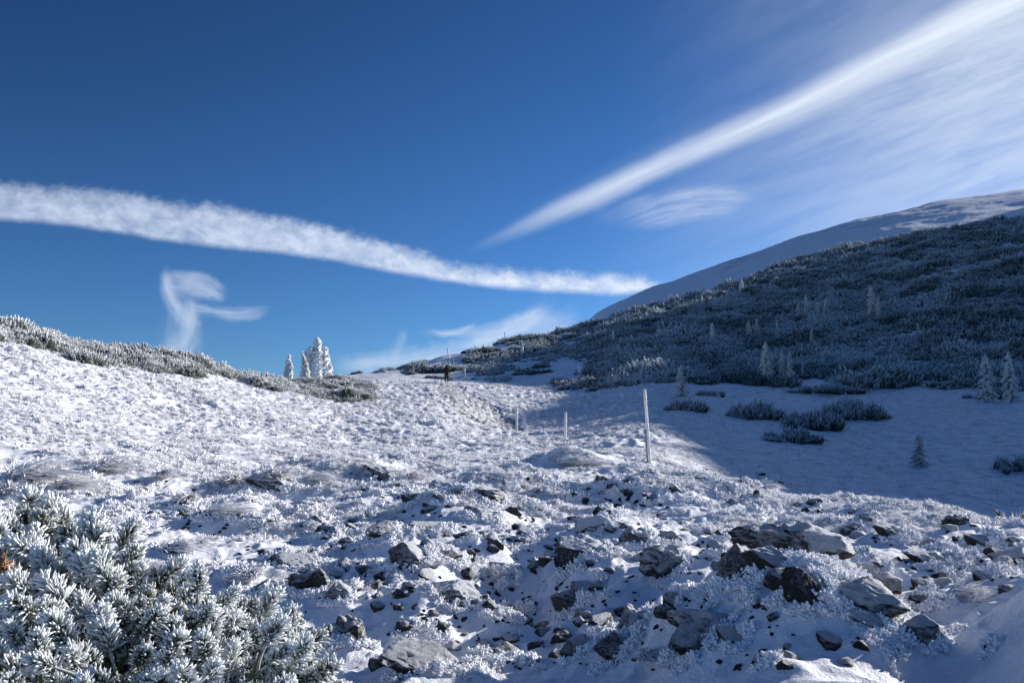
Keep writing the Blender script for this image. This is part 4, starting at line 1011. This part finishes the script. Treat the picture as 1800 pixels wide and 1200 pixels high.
pole(789, 630, 612, 1.7, 'thin leaning pole on the saddle skyline above the hiker', (0, R(-8)), False, 100)
pole(841, 622, 606, 2.2, 'thin pole leaning hard to the left by the dark ledge', (0, R(-24)), False, 100)
pole(888, 601, 584, 1.6, 'thin upright pole on the skyline between ledge and spruces', (0, R(-2)), False, 100)
pole(817, 664, 648, 3.0, 'short rimed post just right of the hiker', (0, R(-2)), False, 85)
pole(1116, 548, 540, 1.5, 'tiny pole at the upper fringe of the thicket', (0, 0), False, 150)

# dark rock ledge on the skyline
x, y, z, r = gxy(822, 614, 120)
o = link('rock_ledge', STONES[3]); o.location = (x, y, z - .25); o.scale = (3.4, 2.5, 1.9); o['frost'] = .2; o['category'] = 'rock ledge'; o['label'] = 'dark jutting rock ledge on the skyline of the saddle'

# ---------------------------------------------------------------- the hiker
def skin_mesh(name, joints, edges, material, sub=2):
    me = bpy.data.meshes.new(name); me.from_pydata([j[0] for j in joints], edges, []); me.materials.append(MATS[material])
    o = bpy.data.objects.new(name, me); COL.objects.link(o)
    md = o.modifiers.new('skin', 'SKIN'); md.use_smooth_shade = True
    for v, j in zip(me.skin_vertices[0].data, joints):
        rr = j[1] if isinstance(j[1], tuple) else (j[1], j[1]); v.radius = rr
    me.skin_vertices[0].data[0].use_root = True
    s = o.modifiers.new('sub', 'SUBSURF'); s.levels = sub; s.render_levels = sub
    dg = bpy.context.evaluated_depsgraph_get(); dg.update(); ev = bpy.data.meshes.new_from_object(o.evaluated_get(dg)); ev.name = name
    bpy.data.objects.remove(o); bpy.data.meshes.remove(me)
    if not ev.materials: ev.materials.append(MATS[material])
    for p in ev.polygons: p.use_smooth = True
    return ev
hx, hy, hz, hr = gxy(785, 673, 60)
K = 31.5 * hr / F / 1.78
person = link('person', None); person.location = (hx, hy, hz + .06); person.scale = (K * 1.12, K * 1.12, K); person.rotation_euler = (0, 0, R(6))
person['label'] = 'hiker in dark clothes walking away up the path seen from behind'; person['category'] = 'person'
# walking away from the camera (+Y): hips, legs mid stride, arms hanging
J = [((0, 0, .95), (.15, .11)), ((0, .01, 1.18), (.15, .11)), ((0, .03, 1.38), (.17, .11)), ((0, .05, 1.50), .055), ((0, .07, 1.60), (.080, .095)), ((0, .07, 1.69), (.075, .09)),
     ((-.095, 0, .88), .12), ((-.11, .10, .50), .088), ((-.11, .02, .10), .062), ((-.10, .14, .04), .04),
     ((.095, 0, .88), .12), ((.11, .02, .49), .088), ((.11, -.16, .13), .062), ((.10, -.06, .04), .04),
     ((-.20, .03, 1.42), .07), ((-.27, -.04, 1.14), .050), ((-.25, .08, .90), .038), ((.20, .03, 1.42), .07), ((.27, 0, 1.14), .050), ((.26, .12, .92), .038)]
E = [(0, 1), (1, 2), (2, 3), (3, 4), (4, 5), (0, 6), (6, 7), (7, 8), (8, 9), (0, 10), (10, 11), (11, 12), (12, 13), (2, 14), (14, 15), (15, 16), (2, 17), (17, 18), (18, 19)]
link('body', skin_mesh('body', J, E, 'black_cloth'), person)
JK = [((0, 0, .86), (.185, .14)), ((0, .01, 1.10), (.18, .14)), ((0, .03, 1.36), (.205, .135)), ((0, .05, 1.49), .09), ((-.215, .03, 1.41), .085), ((-.285, -.04, 1.14), .068), ((-.262, .07, .94), .055), ((.215, .03, 1.41), .085), ((.285, 0, 1.14), .068), ((.27, .10, .95), .055)]
link('jacket', skin_mesh('jacket', JK, [(0, 1), (1, 2), (2, 3), (2, 4), (4, 5), (5, 6), (2, 7), (7, 8), (8, 9)], 'black_cloth'), person)
HD = [((0, .04, 1.53), .09), ((0, .06, 1.62), (.115, .125)), ((0, .06, 1.72), (.105, .115)), ((0, .05, 1.775), .05)]
link('hood', skin_mesh('hood', HD, [(0, 1), (1, 2), (2, 3)], 'black_cloth'), person)
fc = MB(); fcJ = skin_mesh('face', [((0, .10, 1.58), .06), ((0, .12, 1.65), .075), ((0, .175, 1.645), .018)], [(0, 1), (1, 2)], 'skin', 1); link('face', fcJ, person)
for sx, P in ((-1, [(-.10, .02, .10), (-.10, .06, .05), (-.10, .17, .045)]), (1, [(.10, -.16, .14), (.10, -.12, .07), (.10, -.02, .04)])):
    link('boot', skin_mesh('boot', [(P[0], .062), (P[1], .060), (P[2], .045)], [(0, 1), (1, 2)], 'dark_boot', 1), person)
for sx, P in ((-1, (-.25, .08, .90)), (1, (.26, .12, .92))):
    jn = [(P, .036), ((P[0], P[1] + .03, P[2] - .06), .034)]; ed = [(0, 1)]
    for f_, (dx, L) in enumerate(((-.024, .062), (-.008, .072), (.009, .068), (.025, .052))):
        jn.append(((P[0] + dx, P[1] + .05, P[2] - .06 - L * .6), .010)); jn.append(((P[0] + dx, P[1] + .035, P[2] - .06 - L), .009)); ed += [(1, 2 + 2 * f_), (2 + 2 * f_, 3 + 2 * f_)]
    jn.append(((P[0] - sx * .045, P[1] + .05, P[2] - .07), .012)); ed.append((0, 10))
    link('glove', skin_mesh('glove', jn, ed, 'black_cloth', 1), person)
pk = MB()
gx = np.array([-1, 1.])
def softbox(mb, c, s, n=6, p=4.0):
    u = np.linspace(0, 2 * math.pi, 17)[:-1]; v = np.linspace(-math.pi / 2, math.pi / 2, 11)
    se = lambda w, e: np.sign(w) * np.abs(w) ** e
    VV = np.array([(c[0] + s[0] * se(math.cos(b), 2 / p) * se(math.cos(a), 2 / p), c[1] + s[1] * se(math.cos(b), 2 / p) * se(math.sin(a), 2 / p), c[2] + s[2] * se(math.sin(b), 2 / p)) for b in v for a in u])
    i = np.arange(16); j = (i + 1) % 16
    mb.add(VV, None, np.concatenate([np.stack([k * 16 + i, k * 16 + j, (k + 1) * 16 + j, (k + 1) * 16 + i], -1) for k in range(10)]), .5)
bag = link('backpack', None); bag.location = person.location; bag.scale = person.scale; bag.rotation_euler = person.rotation_euler
bag['label'] = 'dark red backpack on the back of the hiker'; bag['category'] = 'backpack'
softbox(pk, (0, -.20, 1.27), (.145, .095, .21)); link('pack', pk.mesh('pack', 'red_cloth'), bag)
pk = MB(); softbox(pk, (0, -.21, 1.50), (.13, .10, .045)); link('lid', pk.mesh('lid', 'black_cloth'), bag)
for s in (-1, 1):
    pk = MB(); tube(pk, [(s * .09, -.12, 1.44), (s * .11, .0, 1.535), (s * .12, .15, 1.42), (s * .13, .12, 1.2), (s * .12, -.12, 1.1)], .018, 6); link('strap', pk.mesh('strap', 'black_cloth'), bag)

# ---------------------------------------------------------------- frosted mountain pine in the left foreground
def pine_shoot(seed, L=.13, n=150, nl=.045):
    g = np.random.default_rng(seed); mb = MB()
    c1 = g.normal(0, .12, 2)
    def cen(t): return np.stack([c1[0] * L * t * t, c1[1] * L * t * t, L * t], -1)
    t = g.uniform(.12, 1., n) ** .8; az = g.uniform(0, 6.283, n)
    rad = np.stack([np.cos(az), np.sin(az), np.zeros(n)], -1)
    D = rad * (1.0 - .45 * t)[:, None] + np.array([0, 0, .62]) + np.where(t > .9, .7, 0)[:, None] * [0, 0, 1] + g.normal(0, .12, (n, 3))
    B = cen(t) + rad * .003
    needles(mb, B, D, nl * g.uniform(.75, 1.2, n), .0025 * g.uniform(.6, 1.4, n), g, .08, 5, .0, 1.1)
    m = 30; az = g.uniform(0, 6.283, m); th = np.abs(g.normal(0, .55, m)); D = np.stack([np.sin(th) * np.cos(az), np.sin(th) * np.sin(az), np.cos(th)], -1)
    needles(mb, cen(np.full(m, .97)), D, nl * g.uniform(.55, .95, m), .0036, g, 0, 5, .2, 1.25)
    tube(mb, [cen(np.array(q)) for q in (-.9, -.4, 0, .5, 1)], [.0062, .0058, .0055, .005, .004], 6, [.15, .35, .45, .5, .6])
    return mb.arrays()
SH = [pine_shoot(600 + s, L=.10 + .012 * (s % 4), n=112 + 10 * (s % 3), nl=.056) for s in range(6)]
SHM = []
for k, (V0, T0, Q0, f0) in enumerate(SH):
    SHM.append(mesh_np('shoot', V0, [T0, Q0], 'pine_rime', {'f': f0}))
bx, by, br = hit(150, 1330, h0, 1.2); bz = float(height(np.array([bx]), np.array([by]))[0])
bush = link('mountain_pine', None); bush.location = (bx, by, bz); bush['label'] = 'frosted mountain pine bush filling the lower left corner'; bush['category'] = 'pine bush'
def at(px, py, r):
    a, t = azT(px, py); return np.array([r * math.sin(a), r * math.cos(a), CZ + r * t])
TOPL = [(-60, 870), (0, 915), (60, 890), (120, 888), (180, 930), (230, 980), (300, 1010), (360, 1030), (420, 1060), (470, 1090), (520, 1100), (545, 1190), (550, 1260)]
g = np.random.default_rng(66); pts = []
tries = 0
while len(pts) < 100 and tries < 20000:
    tries += 1
    px = g.uniform(-40, 560); py = g.uniform(860, 1240)
    tl = np.interp(px, [p[0] for p in TOPL], [p[1] for p in TOPL]) + 26
    if py < tl: continue
    if min([math.hypot(px - q[0], (py - q[1]) * .9) for q in pts] + [99]) < 32: continue
    pts.append((px, py, tl))
root_p = np.array([bx, by, bz])
tw = MB()
for i, (px, py, tl) in enumerate(sorted(pts, key=lambda q: q[1])):
    q = (py - tl) / 300
    r = np.interp(py, [860, 950, 1050, 1150, 1240], [3.75, 3.30, 2.75, 2.38, 2.15]) + g.uniform(-.14, .14)
    p = at(px, py, r)
    zg = float(height(p[0:1], p[1:2])[0]); p[2] = max(p[2], zg + .08)
    out = np.array([(px - 200) / 420 + g.normal(0, .38), -.25 + g.normal(0, .35) + (.35 if q < .1 else 0), .85 + g.normal(0, .2)]); d = unit(out)
    o = link('shoot', SHM[g.integers(0, 6)], bush); s = g.uniform(.62, 1.02) * r / 2.9
    M = orient(d, s, p - root_p, g); o.matrix_parent_inverse = Matrix.Identity(4)
    o.matrix_basis = Matrix(M.tolist()); o['frost'] = float(np.clip(g.normal(.38, .38), -.4, .9))
    # side shoots and the twig that carries them
    base = p - d * .12 * s; mid = base + unit(root_p - base + np.array([0, 0, .1])) * .28 + np.array([0, 0, -.05]); foot = base * .45 + root_p * .55
    foot[2] = max(foot[2], float(height(foot[0:1], foot[1:2])[0]) - .02)
    tube(tw, [foot - root_p, mid - root_p, base - root_p, p - root_p], [.013, .010, .007, .005], 5, [.1, .1, .2, .3])
link('branches', tw.mesh('branches', 'pine_rime'), bush)['frost'] = .1
# denser inner foliage behind and below the outer shoots
inner = MB()
for k in range(520):
    px = g.uniform(-90, 545); tl = np.interp(px, [p[0] for p in TOPL], [p[1] for p in TOPL]) + 40; py = g.uniform(tl, 1300)
    r = np.interp(py, [860, 950, 1050, 1150, 1240, 1300], [3.8, 3.36, 2.82, 2.46, 2.24, 2.1]) + g.uniform(.02, .30)
    p = at(px, py, r); zg = float(height(p[0:1], p[1:2])[0])
    if p[2] < zg + .0: p[2] = zg + .02
    d = unit(np.array([(px - 250) / 500 + g.normal(0, .6), g.normal(-.2, .5), .6 + g.normal(0, .3)]))
    a0 = SH[k % 6]; inner.merge(a0, orient(d, g.uniform(.55, .9) * r / 2.9, p - root_p, g), .72)
link('inner_foliage', inner.mesh('inner_foliage', 'pine_rime'), bush)['frost'] = .05

# orange larch twig at the left edge
lx = at(6, 1008, 2.75); mb = MB(); nl = 160; B = g.normal(0, 1, (nl, 3)) * [.008, .008, .024]; spikes(mb, B, g.normal(0, 1, (nl, 3)) + [0, 0, .5], .018, .003, .5, 1.)
lf = link('withered_twig', None); lf.location = lx; lf['label'] = 'withered orange twig at the left edge beside the pine'; lf['category'] = 'twig'
link('needles', mb.mesh('needles', 'orange_leaf'), lf); mb = MB()
zg = float(height(lx[0:1], lx[1:2])[0]); tube(mb, [(0, 0, zg - lx[2]), (.01, 0, (zg - lx[2]) * .5), (0, 0, .05)], [.006, .005, .003], 5); link('stem', mb.mesh('stem', 'bark'), lf)

# ---------------------------------------------------------------- grass tussocks bent over by the rime
TG = [rime_grass(700 + s, 190, (.75, -.5), 'rime_grass', .020) for s in range(4)]
TUS = [(40, 842, 150, 'pinkish frosted grass tussock at the left edge above the pine'), (115, 858, 110, 'frosted grass tussock just above the top of the pine bush'), (20, 865, 90, None), (300, 965, 120, 'combed over grass tussock right of the pine bush top'), (345, 958, 90, 'grass tussock with hanging icy blades below the grey stone'),
       (305, 1015, 130, 'pinkish stiff grass tussock against the pine bush'), (260, 1000, 80, None), (400, 1020, 80, None), (440, 1012, 90, None), (375, 905, 120, 'arched grass tussock capping the drift left of the stones'), (330, 880, 90, None), (285, 838, 90, None), (180, 825, 110, None), (95, 830, 90, None),
       (480, 840, 110, None), (540, 845, 90, None), (690, 895, 60, None), (1135, 1150, 110, 'dark shaded grass tussock at the bottom right of centre'), (1180, 1165, 90, None), (860, 1000, 50, None), (970, 1120, 70, None), (1690, 1040, 110, 'puffy rime covered tussock on the bank at the right'), (1720, 1055, 90, None),
       (990, 815, 90, 'furry rime mound around the foot of the middle pole'), (1030, 820, 80, None), (725, 842, 90, None), (650, 835, 90, None), (1345, 858, 50, None), (410, 845, 80, None), (1180, 700, 10, None)]
for i, (px, py, wpx, lab) in enumerate(TUS[:-1]):
    x, y, z, r = gxy(px, py, 2.4); W = wpx * r / F
    for q in range(1):
        o = link('grass_tussock', TG[i % 4]); o.location = (x, y, z - .02); s = W * .42; o.scale = (s, s, s * .85); o.rotation_euler = (0, 0, g.normal(0, .5))
        o['category'] = 'grass tussock'; o['group'] = 'grass tussocks bent over by the rime'; o['label'] = lab or 'frosted grass tussock on the foreground snow'
